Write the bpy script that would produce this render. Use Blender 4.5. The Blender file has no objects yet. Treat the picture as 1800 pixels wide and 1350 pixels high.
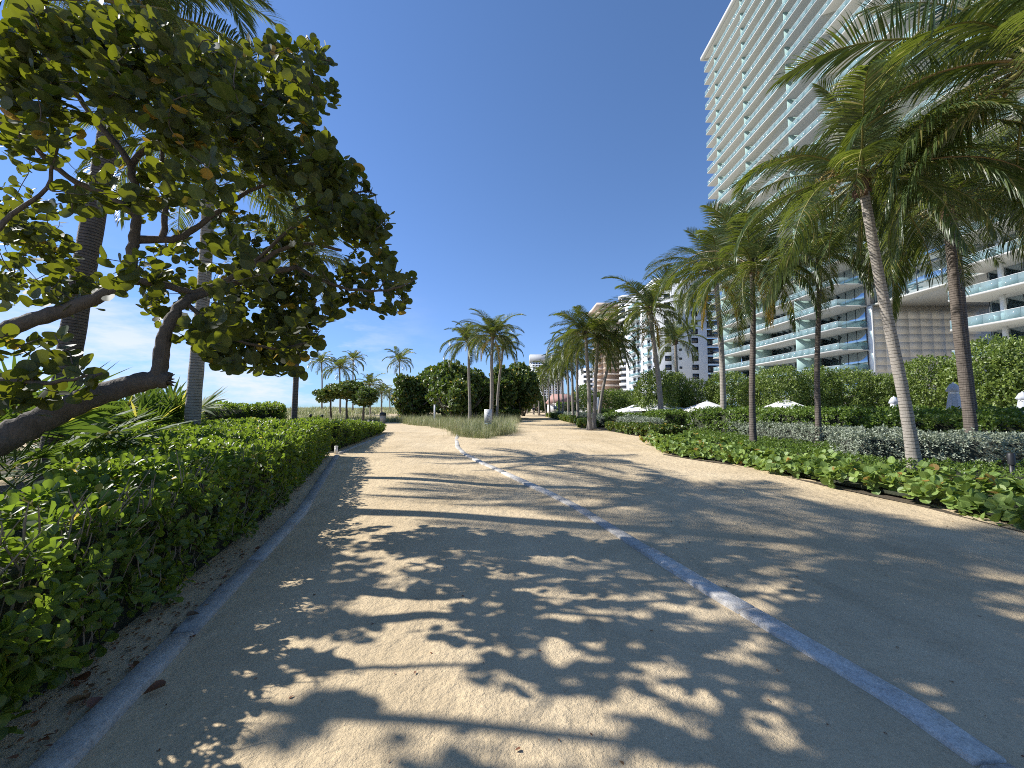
import bpy, math, random
import numpy as np
from mathutils import Vector, Matrix

S = bpy.context.scene
COL = S.collection
R = math.radians

# ------------------------------------------------------------------ camera
CAM_H, PITCH, FPX = 1.55, R(3.47), 676.0
cam = bpy.data.cameras.new('camera')
cam.sensor_width = 36.0
cam.lens = 36.0 * FPX / 1800.0
cam.clip_start, cam.clip_end = 0.05, 9000
camo = bpy.data.objects.new('camera', cam)
COL.objects.link(camo)
camo.location = (0, 0, CAM_H)
camo.rotation_euler = (math.pi / 2 + PITCH, 0, 0)
S.camera = camo

# ------------------------------------------------------------------ sky, sun, exposure
SUN_EL, SUN_DIR = R(39), (-0.97, 0.242)
SUN_AZ = math.atan2(SUN_DIR[0], SUN_DIR[1])
W = bpy.data.worlds.new('World')
S.world = W
W.use_nodes = True
nt = W.node_tree
nt.nodes.clear()
def wn(t, **k):
    n = nt.nodes.new(t)
    for a, b in k.items(): setattr(n, a, b)
    return n
sky = wn('ShaderNodeTexSky', sky_type='NISHITA', sun_disc=False)
sky.sun_elevation = SUN_EL
sky.sun_rotation = SUN_AZ % (2 * math.pi)
sky.altitude = 0
sky.air_density, sky.dust_density, sky.ozone_density = 1.0, 0.05, 3.0
hsv = wn('ShaderNodeHueSaturation')
hsv.inputs['Saturation'].default_value = 1.08
nt.links.new(sky.outputs[0], hsv.inputs['Color'])
sr = wn('ShaderNodeSeparateColor')                       # soft shoulder for the bright air near the horizon
nt.links.new(hsv.outputs[0], sr.inputs[0])
skyc = wn('ShaderNodeCombineColor')
for ch, kk in ((0, 0.30), (1, 0.135), (2, 0.027)):
    k1 = wn('ShaderNodeMath', operation='MULTIPLY_ADD')
    nt.links.new(sr.outputs[ch], k1.inputs[0]); k1.inputs[1].default_value = kk; k1.inputs[2].default_value = 1.0
    k2 = wn('ShaderNodeMath', operation='DIVIDE')
    nt.links.new(sr.outputs[ch], k2.inputs[0]); nt.links.new(k1.outputs[0], k2.inputs[1])
    nt.links.new(k2.outputs[0], skyc.inputs[ch])
tc = wn('ShaderNodeTexCoord')
sep = wn('ShaderNodeSeparateXYZ')
nt.links.new(tc.outputs['Generated'], sep.inputs[0])
mp = wn('ShaderNodeMapping')
mp.inputs['Scale'].default_value = (1, 1, 3.4)
nt.links.new(tc.outputs['Generated'], mp.inputs[0])
nz = wn('ShaderNodeTexNoise')
nz.inputs['Scale'].default_value = 5.2
nz.inputs['Detail'].default_value = 8
nz.inputs['Roughness'].default_value = 0.6
nt.links.new(mp.outputs[0], nz.inputs['Vector'])
cr = wn('ShaderNodeValToRGB')
cr.color_ramp.elements[0].position, cr.color_ramp.elements[1].position = 0.44, 0.66
nt.links.new(nz.outputs[0], cr.inputs[0])
def mrange(sock, a, b, c, d):
    m = wn('ShaderNodeMapRange', interpolation_type='SMOOTHSTEP')
    for i, v in zip((1, 2, 3, 4), (a, b, c, d)): m.inputs[i].default_value = v
    nt.links.new(sock, m.inputs[0])
    return m.outputs[0]
def wmul(a, b):
    m = wn('ShaderNodeMath', operation='MULTIPLY')
    nt.links.new(a, m.inputs[0]); nt.links.new(b, m.inputs[1])
    return m.outputs[0]
band = mrange(sep.outputs[2], 0.04, 0.34, 1, 0)
side = mrange(sep.outputs[0], -0.12, -0.5, 0, 1)
cmask = wmul(wmul(cr.outputs[0], band), side)
cmix = wn('ShaderNodeMix', data_type='RGBA')
nt.links.new(cmask, cmix.inputs[0])
nt.links.new(skyc.outputs[0], cmix.inputs[6])
cmix.inputs[7].default_value = (4.6, 4.9, 5.3, 1)
bg = wn('ShaderNodeBackground')
bg.inputs[1].default_value = 0.122
nt.links.new(cmix.outputs[2], bg.inputs[0])
wo = wn('ShaderNodeOutputWorld')
nt.links.new(bg.outputs[0], wo.inputs[0])

sun = bpy.data.lights.new('sun', 'SUN')
sun.energy, sun.angle, sun.color = 4.8, R(0.53), (1.0, 0.975, 0.93)
suno = bpy.data.objects.new('sun', sun)
COL.objects.link(suno)
suno.location = (-40, 10, 40)
sd = Vector((SUN_DIR[0] * math.cos(SUN_EL), SUN_DIR[1] * math.cos(SUN_EL), math.sin(SUN_EL)))
suno.rotation_euler = sd.to_track_quat('Z', 'Y').to_euler()

S.view_settings.view_transform = 'Standard'
S.view_settings.look = 'None'
S.view_settings.gamma = 1
S.view_settings.use_curve_mapping = False
S.view_settings.exposure = 0.68
S.render.engine = 'CYCLES'
S.cycles.max_bounces = 8
S.cycles.transparent_max_bounces = 12
S.cycles.use_adaptive_sampling = True
S.cycles.adaptive_threshold = 0.008
S.cycles.use_denoising = False
S.cycles.filter_width = 1.0
S.cycles.sample_clamp_indirect = 6.0

# ------------------------------------------------------------------ pixel helpers (1800 x 1350 frame)
CT, ST = math.cos(PITCH), math.sin(PITCH)
def ray(x, y):
    u, v = (x - 900) / FPX, (675 - y) / FPX
    return np.array([u, CT - v * ST, ST + v * CT])
def at(x, y, Y):
    d = ray(x, y)
    return np.array([0, 0, CAM_H]) + d * (Y / d[1])
def gnd(x, y, z=0.0):
    d = ray(x, y)
    return np.array([0, 0, CAM_H]) + d * ((z - CAM_H) / d[2])
def project(P):
    P = np.atleast_2d(P) - np.array([0, 0, CAM_H])
    f = P[:, 1] * CT + P[:, 2] * ST
    u = P[:, 2] * CT - P[:, 1] * ST
    return 900 + FPX * P[:, 0] / f, 675 - FPX * u / f, f

# ------------------------------------------------------------------ mesh helpers
def mesh_np(name, V, loops, starts, mats=(), uv=None, tint=None, smooth=False, midx=None):
    me = bpy.data.meshes.new(name)
    V = np.asarray(V, dtype=np.float32); loops = np.asarray(loops, dtype=np.int32); starts = np.asarray(starts, dtype=np.int32)
    me.vertices.add(len(V)); me.vertices.foreach_set('co', V.ravel())
    me.loops.add(len(loops)); me.loops.foreach_set('vertex_index', loops)
    me.polygons.add(len(starts)); me.polygons.foreach_set('loop_start', starts)
    if midx is not None: me.polygons.foreach_set('material_index', np.asarray(midx, dtype=np.int32))
    me.update(calc_edges=True)
    if uv is not None:
        l = me.uv_layers.new(name='UVMap'); l.data.foreach_set('uv', np.asarray(uv, dtype=np.float32).ravel())
    if tint is not None:
        a = me.attributes.new('tint', 'FLOAT', 'FACE'); a.data.foreach_set('value', np.asarray(tint, dtype=np.float32))
    if smooth: me.polygons.foreach_set('use_smooth', np.ones(len(starts), dtype=bool))
    for m in mats: me.materials.append(m)
    return me

class MB:
    """collects simple solids and turns them into one mesh"""
    def __init__(self): self.V, self.F, self.M, self.U = [], [], [], []
    def add(self, vs, fs, m=0, us=None):
        o = len(self.V); self.V += [tuple(v) for v in vs]
        for i, f in enumerate(fs):
            self.F.append([o + k for k in f]); self.M.append(m)
            self.U.append(us[i] if us else [(0, 0)] * len(f))
        return self
    def box(self, x0, x1, y0, y1, z0, z1, m=0):
        vs = [(x0, y0, z0), (x1, y0, z0), (x1, y1, z0), (x0, y1, z0), (x0, y0, z1), (x1, y0, z1), (x1, y1, z1), (x0, y1, z1)]
        return self.add(vs, [(0, 3, 2, 1), (4, 5, 6, 7), (0, 1, 5, 4), (1, 2, 6, 5), (2, 3, 7, 6), (3, 0, 4, 7)], m)
    def prism(self, pts, z0, z1, m=0):
        n = len(pts)
        z0s = z0 if hasattr(z0, '__len__') else [z0] * n
        z1s = z1 if hasattr(z1, '__len__') else [z1] * n
        vs = [(p[0], p[1], z0s[i]) for i, p in enumerate(pts)] + [(p[0], p[1], z1s[i]) for i, p in enumerate(pts)]
        fs = [tuple(range(n, 2 * n)), tuple(range(n - 1, -1, -1))] + [(i, (i + 1) % n, n + (i + 1) % n, n + i) for i in range(n)]
        return self.add(vs, fs, m)
    def tube(self, pts, rad, n=8, m=0, cap=True, wob=0, rnd=None):
        pts = [np.array(p, float) for p in pts]
        rad = rad if hasattr(rad, '__len__') else [rad] * len(pts)
        o = len(self.V); L = 0; vv = []
        ref = np.array([0.3, 0.9, 0.31])
        for i, p in enumerate(pts):
            t = pts[min(i + 1, len(pts) - 1)] - pts[max(i - 1, 0)]
            t = t / (np.linalg.norm(t) + 1e-9)
            a = np.cross(t, ref); na = np.linalg.norm(a)
            if na < 1e-3: a = np.cross(t, [1, 0, 0]); na = np.linalg.norm(a)
            a /= na; b = np.cross(t, a)
            if i: L += np.linalg.norm(p - pts[i - 1])
            vv.append(L)
            for k in range(n):
                th = 2 * math.pi * k / n
                r = rad[i] * (1 + (rnd.uniform(-wob, wob) if wob else 0))
                self.V.append(tuple(p + r * (math.cos(th) * a + math.sin(th) * b)))
        for i in range(len(pts) - 1):
            for k in range(n):
                k2 = (k + 1) % n
                self.F.append([o + i * n + k, o + i * n + k2, o + (i + 1) * n + k2, o + (i + 1) * n + k]); self.M.append(m)
                self.U.append([(k / n, vv[i]), ((k + 1) / n, vv[i]), ((k + 1) / n, vv[i + 1]), (k / n, vv[i + 1])])
        if cap:
            for ring in (0, len(pts) - 1):
                f = [o + ring * n + k for k in range(n)]
                self.F.append(f[::-1] if ring == 0 else f); self.M.append(m); self.U.append([(0, vv[ring])] * n)
        return self
    def lathe(self, prof, n=16, c=(0, 0), m=0):
        o = len(self.V)
        for r, z in prof:
            for k in range(n):
                th = 2 * math.pi * k / n
                self.V.append((c[0] + r * math.cos(th), c[1] + r * math.sin(th), z))
        for i in range(len(prof) - 1):
            for k in range(n):
                k2 = (k + 1) % n
                self.F.append([o + i * n + k, o + i * n + k2, o + (i + 1) * n + k2, o + (i + 1) * n + k]); self.M.append(m)
                self.U.append([(0, 0)] * 4)
        return self
    def mesh(self, name, mats, smooth=False, tint=None):
        loops = [i for f in self.F for i in f]
        st, c = [], 0
        for f in self.F: st.append(c); c += len(f)
        uv = [u for f in self.U for u in f]
        return mesh_np(name, self.V, loops, st, mats, uv=uv, smooth=smooth, midx=self.M, tint=tint)

WM = {}                                     # world matrix of every thing's root
def empty(name, loc, label, cat, group=None, rz=0):
    o = bpy.data.objects.new(name, None); COL.objects.link(o)
    o.empty_display_size = 0.2
    o.location = loc; o.rotation_euler = (0, 0, rz)
    WM[o.name] = Matrix.Translation(Vector(loc)) @ Matrix.Rotation(rz, 4, 'Z')
    o['label'] = label; o['category'] = cat
    if group: o['group'] = group
    return o
def part(name, me, parent, M=None, stuff=False, label=None):
    """a child given by its WORLD matrix (identity = the mesh is in world coordinates)"""
    o = bpy.data.objects.new(name, me); COL.objects.link(o)
    M = M if M is not None else Matrix.Identity(4)
    if parent is not None:
        o.parent = parent
        o.matrix_basis = WM[parent.name].inverted() @ M
    else: o.matrix_basis = M
    WM[o.name] = M
    if stuff: o['kind'] = 'stuff'
    if label: o['label'] = label
    return o
def thing(name, me, label, cat, M=None, group=None):
    o = part(name, me, None, M)
    o['label'] = label; o['category'] = cat
    if group: o['group'] = group
    return o
def struct(name, me, parent=None, M=None, label=None, kind='structure'):
    o = part(name, me, parent, M)
    o['kind'] = kind
    if label: o['label'] = label
    return o
def copy_thing(root, loc, rz=0, label=None):
    r = root.copy(); COL.objects.link(r)
    r.location = loc; r.rotation_euler = (0, 0, rz)
    if label: r['label'] = label
    for ch in root.children:
        c = ch.copy(); COL.objects.link(c); c.parent = r
        for g in ch.children:
            d = g.copy(); COL.objects.link(d); d.parent = c
    return r

# ------------------------------------------------------------------ materials
def newmat(name):
    m = bpy.data.materials.new(name); m.use_nodes = True
    t = m.node_tree; t.nodes.clear()
    out = t.nodes.new('ShaderNodeOutputMaterial')
    return m, t, out
class NT:
    def __init__(self, t): self.t = t
    def n(self, typ, ins=None, **k):
        nd = self.t.nodes.new(typ)
        for a, b in k.items(): setattr(nd, a, b)
        for a, b in (ins or {}).items():
            if hasattr(b, 'is_output') or isinstance(b, bpy.types.NodeSocket): self.t.links.new(b, nd.inputs[a])
            else: nd.inputs[a].default_value = b
        return nd
    def noise(self, vec, scale, detail=4, rough=0.55):
        return self.n('ShaderNodeTexNoise', {'Vector': vec, 'Scale': scale, 'Detail': detail, 'Roughness': rough}).outputs[0]
    def ramp(self, fac, stops):
        r = self.n('ShaderNodeValToRGB', {0: fac}); e = r.color_ramp.elements
        while len(e) < len(stops): e.new(0.5)
        for i, (p, c) in enumerate(stops):
            e[i].position = p; e[i].color = (c[0], c[1], c[2], 1) if hasattr(c, '__len__') else (c, c, c, 1)
        return r.outputs[0]
    def math(self, op, a, b=0.0):
        return self.n('ShaderNodeMath', {0: a, 1: b}, operation=op).outputs[0]
    def mix(self, f, a, b, blend='MIX'):
        fix = lambda c: (c[0], c[1], c[2], 1) if isinstance(c, (tuple, list)) else c
        return self.n('ShaderNodeMix', {0: f, 6: fix(a), 7: fix(b)}, data_type='RGBA', blend_type=blend).outputs[2]
    def bump(self, h, strength, dist, normal=None):
        i = {'Height': h, 'Strength': strength, 'Distance': dist}
        if normal is not None: i['Normal'] = normal
        return self.n('ShaderNodeBump', i).outputs[0]
    def bsdf(self, col, rough=0.6, normal=None, spec=0.5, **k):
        i = {'Base Color': (col[0], col[1], col[2], 1) if isinstance(col, (tuple, list)) else col, 'Roughness': rough, 'Specular IOR Level': spec}
        if normal is not None: i['Normal'] = normal
        i.update(k)
        return self.n('ShaderNodeBsdfPrincipled', i).outputs[0]
    def out(self, sh):
        o = [n for n in self.t.nodes if n.type == 'OUTPUT_MATERIAL'][0]
        self.t.links.new(sh, o.inputs[0])

def leaf_mat(name, dark, mid, young, odd, trans, tfac=0.35, rough=0.42, spec=0.5, rib=0.35, oddat=0.955):
    m, t, o = newmat(name); N = NT(t)
    a = N.n('ShaderNodeAttribute', attribute_name='tint').outputs['Fac']
    r = N.n('ShaderNodeObjectInfo').outputs['Random']
    f = N.math('FRACT', N.math('ADD', a, r))
    c = N.ramp(f, [(0, dark), (0.5, mid), (oddat - 0.12, young), (oddat - 0.01, young), (oddat, odd), (1, odd)])
    tr = N.ramp(f, [(0, trans), (oddat - 0.01, trans), (oddat, tuple(min(1, x * 4.5) for x in odd)), (1, tuple(min(1, x * 4.5) for x in odd))])
    uv = N.n('ShaderNodeTexCoord').outputs['UV']
    s = N.n('ShaderNodeSeparateXYZ', {0: uv})
    v = N.math('ABSOLUTE', s.outputs[1])
    rm = N.n('ShaderNodeMapRange', {0: v, 1: 0.0, 2: 0.09, 3: rib, 4: 0.0}).outputs[0]
    w = N.n('ShaderNodeMath', {0: N.math('SUBTRACT', s.outputs[0], N.math('MULTIPLY', v, 0.55)), 1: 44.0}, operation='MULTIPLY').outputs[0]
    w = N.math('SINE', w)
    rv = N.n('ShaderNodeMapRange', {0: w, 1: 0.86, 2: 1.0, 3: 0.0, 4: rib * 0.55}).outputs[0]
    c = N.mix(N.math('MAXIMUM', rm, rv), c, tuple(min(1, x * 2.6 + 0.03) for x in mid))
    geo = N.n('ShaderNodeNewGeometry').outputs['Position']
    bl = N.noise(geo, 9.0, 3)
    c = N.mix(0.5, c, N.mix(bl, (0.55, 0.55, 0.5), (1.45, 1.4, 1.3)), 'MULTIPLY')
    p = N.bsdf(c, rough, spec=spec)
    tl = N.n('ShaderNodeBsdfTranslucent', {0: tr}).outputs[0]
    N.out(N.n('ShaderNodeMixShader', {0: tfac, 1: p, 2: tl}).outputs[0])
    return m

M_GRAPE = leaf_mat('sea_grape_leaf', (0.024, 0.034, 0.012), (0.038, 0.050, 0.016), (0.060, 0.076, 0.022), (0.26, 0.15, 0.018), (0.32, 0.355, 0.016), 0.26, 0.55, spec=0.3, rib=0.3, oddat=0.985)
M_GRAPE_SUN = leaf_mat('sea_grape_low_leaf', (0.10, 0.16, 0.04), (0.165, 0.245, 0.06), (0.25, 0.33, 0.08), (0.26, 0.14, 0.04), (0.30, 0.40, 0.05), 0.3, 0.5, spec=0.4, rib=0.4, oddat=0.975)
M_HEDGE = leaf_mat('clusia_leaf', (0.042, 0.070, 0.014), (0.078, 0.120, 0.020), (0.15, 0.20, 0.03), (0.20, 0.15, 0.03), (0.28, 0.40, 0.03), 0.40, 0.42, spec=0.4, rib=0.2, oddat=0.99)
M_BOX = leaf_mat('box_hedge_leaf', (0.055, 0.098, 0.018), (0.10, 0.165, 0.026), (0.17, 0.24, 0.04), (0.15, 0.20, 0.04), (0.20, 0.32, 0.03), 0.3, 0.4, rib=0.1)
M_FICUS = leaf_mat('clipped_tree_leaf', (0.075, 0.115, 0.024), (0.135, 0.19, 0.034), (0.20, 0.255, 0.05), (0.14, 0.17, 0.04), (0.20, 0.30, 0.03), 0.3, 0.45, rib=0.1)
M_THICK = leaf_mat('thicket_leaf', (0.05, 0.082, 0.02), (0.09, 0.135, 0.03), (0.15, 0.20, 0.045), (0.2, 0.15, 0.03), (0.16, 0.24, 0.025), 0.25, 0.45, rib=0.1)
M_SILVER = leaf_mat('silver_leaf', (0.19, 0.225, 0.165), (0.27, 0.31, 0.235), (0.36, 0.40, 0.31), (0.3, 0.33, 0.2), (0.25, 0.3, 0.18), 0.2, 0.5, rib=0.1)
M_PALM = leaf_mat('palm_leaf', (0.034, 0.060, 0.018), (0.054, 0.088, 0.026), (0.10, 0.132, 0.038), (0.17, 0.15, 0.045), (0.26, 0.32, 0.03), 0.26, 0.38, spec=0.55, rib=0.0)
M_PALMY = leaf_mat('palm_leaf_old', (0.28, 0.19, 0.03), (0.36, 0.25, 0.04), (0.33, 0.26, 0.05), (0.22, 0.14, 0.06), (0.5, 0.38, 0.04), 0.3, 0.45, rib=0.0)
M_PALMTO = leaf_mat('palmetto_leaf', (0.045, 0.085, 0.022), (0.07, 0.125, 0.03), (0.11, 0.16, 0.035), (0.25, 0.2, 0.03), (0.2, 0.3, 0.03), 0.28, 0.6, spec=0.2, rib=0.0)
M_GRASS = leaf_mat('dune_grass', (0.15, 0.175, 0.085), (0.215, 0.235, 0.125), (0.29, 0.30, 0.18), (0.32, 0.26, 0.14), (0.28, 0.32, 0.1), 0.3, 0.6, rib=0.0, oddat=0.8)
M_DEAD = leaf_mat('dead_leaf', (0.14, 0.05, 0.022), (0.20, 0.085, 0.035), (0.25, 0.14, 0.06), (0.10, 0.06, 0.03), (0.2, 0.08, 0.02), 0.12, 0.55, rib=0.2)

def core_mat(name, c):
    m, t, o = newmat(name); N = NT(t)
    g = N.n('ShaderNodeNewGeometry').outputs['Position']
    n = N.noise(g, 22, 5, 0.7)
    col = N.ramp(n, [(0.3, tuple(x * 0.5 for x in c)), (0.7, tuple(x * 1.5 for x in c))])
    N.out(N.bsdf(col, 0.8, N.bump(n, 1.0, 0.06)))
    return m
M_CORE = core_mat('dark_filler', (0.03, 0.036, 0.015))  # hedge filler colour, the shade of the interior put into it
M_CORES = core_mat('dark_filler_silver', (0.06, 0.065, 0.045))

def bark_mat(name, a, b, rings=True, ringf=14.0, bumpd=0.02):
    m, t, o = newmat(name); N = NT(t)
    g = N.n('ShaderNodeNewGeometry').outputs['Position']
    uv = N.n('ShaderNodeTexCoord').outputs['UV']
    s = N.n('ShaderNodeSeparateXYZ', {0: uv})
    n1 = N.noise(g, 6, 6, 0.65); n2 = N.noise(g, 45, 4, 0.6)
    st = N.noise(N.n('ShaderNodeMapping', {0: g, 3: (28, 28, 5)}).outputs[0], 1.0, 5)
    if rings:
        z = N.math('ADD', N.math('MULTIPLY', s.outputs[1], ringf), N.math('MULTIPLY', N.noise(g, 4, 3), 0.9))
        fr = N.math('FRACT', z)
        ring = N.ramp(fr, [(0, 0.0), (0.1, 0.95), (0.6, 0.8), (0.88, 0.55), (1, 0.0)])
        h = N.math('ADD', N.math('MULTIPLY', ring, 0.8), N.math('MULTIPLY', st, 0.5))
    else:
        h = N.math('ADD', N.math('MULTIPLY', st, 0.8), N.math('MULTIPLY', n1, 0.6)); ring = n1
    c = N.mix(n1, a, b)
    c = N.mix(0.75, c, N.ramp(h, [(0.2, 0.35), (0.6, 0.95), (1.1, 1.25)]), 'MULTIPLY')
    c = N.mix(0.35, c, N.ramp(n2, [(0.3, 0.5), (0.7, 1.4)]), 'MULTIPLY')
    N.out(N.bsdf(c, 0.85, N.bump(h, 0.9, bumpd), spec=0.25))
    return m
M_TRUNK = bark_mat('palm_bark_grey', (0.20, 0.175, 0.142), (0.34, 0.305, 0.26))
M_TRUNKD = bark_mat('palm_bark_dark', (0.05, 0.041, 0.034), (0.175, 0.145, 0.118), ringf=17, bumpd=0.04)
M_TRUNKF = bark_mat('palm_bark_far', (0.2, 0.175, 0.145), (0.31, 0.275, 0.23))
M_BARK = bark_mat('sea_grape_bark', (0.065, 0.053, 0.04), (0.145, 0.122, 0.095), rings=False, bumpd=0.03)
M_FIBRE = bark_mat('palm_fibre', (0.09, 0.055, 0.035), (0.19, 0.12, 0.075), rings=False, bumpd=0.03)
M_RACHIS = leaf_mat('palm_rachis', (0.15, 0.15, 0.04), (0.21, 0.20, 0.06), (0.25, 0.23, 0.08), (0.25, 0.18, 0.08), (0.2, 0.2, 0.03), 0.05, 0.4, rib=0)
M_TWIG = bark_mat('twig', (0.16, 0.125, 0.085), (0.27, 0.22, 0.15), rings=False, bumpd=0.004)

def sand_mat():
    m, t, o = newmat('sand'); N = NT(t)
    g = N.n('ShaderNodeNewGeometry').outputs['Position']
    big = N.noise(g, 0.35, 4); mid = N.noise(g, 3.2, 5, 0.6); fine = N.noise(g, 60, 4, 0.7); grit = N.noise(g, 240, 2, 0.7)
    tread = N.n('ShaderNodeTexVoronoi', {'Vector': N.n('ShaderNodeMapping', {0: g, 2: (0, 0, 0.35), 3: (7, 16, 7)}).outputs[0], 'Scale': 1.0, 'Randomness': 1.0}, feature='SMOOTH_F1').outputs[0]
    c = N.ramp(big, [(0.3, (0.54, 0.415, 0.25)), (0.52, (0.62, 0.485, 0.305)), (0.75, (0.66, 0.53, 0.345))])
    c = N.mix(0.55, c, N.ramp(mid, [(0.25, 0.80), (0.55, 1.0), (0.8, 1.12)]), 'MULTIPLY')
    c = N.mix(0.5, c, N.ramp(fine, [(0.25, 0.62), (0.5, 1.0), (0.8, 1.25)]), 'MULTIPLY')
    c = N.mix(0.35, c, N.ramp(grit, [(0.3, 0.55), (0.5, 1.0), (0.75, 1.4)]), 'MULTIPLY')
    spk = N.noise(g, 105, 3, 0.75)
    c = N.mix(0.30, c, N.ramp(spk, [(0.30, 0.45), (0.46, 0.95), (0.56, 1.0), (0.72, 1.45)]), 'MULTIPLY')
    mot = N.noise(g, 1.1, 5, 0.7)
    trk = N.noise(N.n('ShaderNodeMapping', {0: g, 2: (0, 0, 0.16), 3: (2.6, 0.16, 1)}).outputs[0], 1.0, 6, 0.65)
    c = N.mix(0.75, c, N.ramp(trk, [(0.30, 0.76), (0.44, 0.98), (0.58, 1.03), (0.72, 1.16)]), 'MULTIPLY')
    c = N.mix(0.6, c, N.ramp(mot, [(0.3, 0.80), (0.5, 1.0), (0.7, 1.08)]), 'MULTIPLY')
    h = N.math('ADD', N.math('MULTIPLY', fine, 0.55), N.math('MULTIPLY', grit, 0.16))
    h = N.math('ADD', h, N.math('MULTIPLY', N.noise(g, 9, 4, 0.6), 2.2))
    h = N.math('ADD', h, N.math('MULTIPLY', tread, 0.55))
    h = N.math('ADD', h, N.math('MULTIPLY', mid, 2.6))
    N.out(N.bsdf(c, 0.95, N.bump(h, 0.85, 0.018), spec=0.12))
    return m
M_SAND = sand_mat()
def stone_mat(name, a, b, sc=1.0, bump=0.006, sandy=0.0, rand=(0.82, 1.14), pit=0.6):
    m, t, o = newmat(name); N = NT(t)
    g = N.n('ShaderNodeNewGeometry').outputs['Position']
    r = N.n('ShaderNodeObjectInfo').outputs['Random']
    n1 = N.noise(g, 4 * sc, 6, 0.65); n2 = N.noise(g, 90 * sc, 4, 0.7); n3 = N.noise(g, 16 * sc, 5, 0.7)
    c = N.mix(n1, a, b)
    c = N.mix(pit, c, N.ramp(n2, [(0.3, 0.5), (0.5, 1.0), (0.7, 1.4)]), 'MULTIPLY')
    c = N.mix(1.0, c, N.ramp(r, [(0, rand[0]), (1, rand[1])]), 'MULTIPLY')
    if sandy:
        c = N.mix(0.7, c, N.ramp(n3, [(0.32, 0.6), (0.5, 1.0), (0.7, 1.15)]), 'MULTIPLY')
        k = N.ramp(N.noise(g, 7, 7, 0.75), [(0.52, 0.0), (0.66, sandy)])
        c = N.mix(k, c, (0.62, 0.48, 0.29))
    N.out(N.bsdf(c, 0.85, N.bump(N.math('ADD', n2, N.math('MULTIPLY', n1, 2)), 0.8, bump), spec=0.25))
    return m
M_KERB = stone_mat('kerb_stone', (0.34, 0.315, 0.275), (0.49, 0.46, 0.405), sandy=0.15)
M_DIV = stone_mat('divider_stone', (0.43, 0.40, 0.35), (0.60, 0.56, 0.495), sandy=0.15)
M_SOIL = stone_mat('bed_soil', (0.10, 0.08, 0.055), (0.20, 0.155, 0.105), 2, 0.03)
M_LIME = stone_mat('limestone', (0.70, 0.64, 0.55), (0.74, 0.68, 0.59), 0.2, 0.0005, rand=(0.965, 1.03), pit=0.12)
M_GROUT = stone_mat('joint', (0.62, 0.56, 0.47), (0.66, 0.60, 0.51))
def plain(name, c, rough=0.5, spec=0.5, var=0.12, sc=3.0, **k):
    m, t, o = newmat(name); N = NT(t)
    g = N.n('ShaderNodeNewGeometry').outputs['Position']
    n = N.noise(g, sc, 5, 0.6)
    col = N.mix(n, tuple(x * (1 - var) for x in c), tuple(min(1, x * (1 + var)) for x in c))
    N.out(N.bsdf(col, rough, spec=spec, **k))
    return m
M_WHITE = plain('white_paint', (0.80, 0.79, 0.77), 0.55, var=0.03, sc=0.3)
M_SLAB = plain('white_render', (0.45, 0.44, 0.405), 0.6, var=0.035, sc=0.25)
M_OFFW = plain('cool_white_render', (0.74, 0.75, 0.77), 0.65, var=0.04, sc=0.2)
M_TAN = plain('tan_render', (0.42, 0.30, 0.215), 0.7, var=0.08, sc=0.3)
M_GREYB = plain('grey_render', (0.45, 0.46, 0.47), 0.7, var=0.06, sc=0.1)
M_BLACK = plain('black_metal', (0.018, 0.018, 0.018), 0.45)
M_FRAME = plain('dark_frame', (0.05, 0.055, 0.06), 0.4)
M_FABRIC = plain('white_canvas', (0.74, 0.72, 0.69), 0.85, var=0.05, sc=2)
M_FABG = plain('grey_canvas', (0.48, 0.50, 0.54), 0.85, var=0.08, sc=4)
M_SIGN = plain('sign_face', (0.66, 0.65, 0.62), 0.5, var=0.04)
M_INK = plain('sign_ink', (0.12, 0.13, 0.15), 0.6)
M_POST = plain('weathered_post', (0.40, 0.36, 0.30), 0.8, var=0.25, sc=14)
M_ROPE = plain('pale_rope', (0.55, 0.50, 0.40), 0.85, var=0.15, sc=30)
M_SEA = plain('sea_water', (0.03, 0.17, 0.20), 0.12, var=0.3, sc=0.03)
M_FROST = None
def glass_mat(name, base, rough, spec, refl=None):
    m, t, o = newmat(name); N = NT(t)
    g = N.n('ShaderNodeNewGeometry').outputs['Position']
    n = N.noise(g, 0.5, 3)
    r = N.n('ShaderNodeObjectInfo').outputs['Random']
    col = N.mix(n, tuple(x * 0.6 for x in base), tuple(x * 1.5 for x in base))
    col = N.mix(0.7, col, N.ramp(r, [(0, 0.55), (1, 1.5)]), 'MULTIPLY')
    b = N.bsdf(col, rough, N.bump(N.noise(g, 0.35, 2), 0.02, 0.3), spec=spec, IOR=1.9)
    if refl:
        gl = N.n('ShaderNodeBsdfAnisotropic', {'Color': (0.72, 0.86, 0.92, 1), 'Roughness': 0.02, 'Normal': N.bump(N.noise(g, 0.3, 2), 0.025, 0.3)}).outputs[0]
        b = N.n('ShaderNodeMixShader', {0: refl, 1: b, 2: gl}).outputs[0]
    N.out(b)
    return m
M_GLASS = glass_mat('window_glass', (0.06, 0.09, 0.10), 0.03, 0.9, 0.5)
M_GLASSD = glass_mat('dark_glass', (0.012, 0.015, 0.018), 0.08, 0.5)
def rail_mat():
    m, t, o = newmat('railing_glass'); N = NT(t)
    tr = N.n('ShaderNodeBsdfTransparent', {0: (0.68, 0.86, 0.86, 1)}).outputs[0]
    di = N.bsdf((0.36, 0.47, 0.49), 0.06, spec=0.8)
    N.out(N.n('ShaderNodeMixShader', {0: 0.42, 1: tr, 2: di}).outputs[0])
    return m
M_RAIL = rail_mat()
M_FROST = plain('frosted_aqua_glass', (0.40, 0.55, 0.50), 0.35, var=0.06, sc=0.5)

rng = np.random.default_rng(7)

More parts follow.
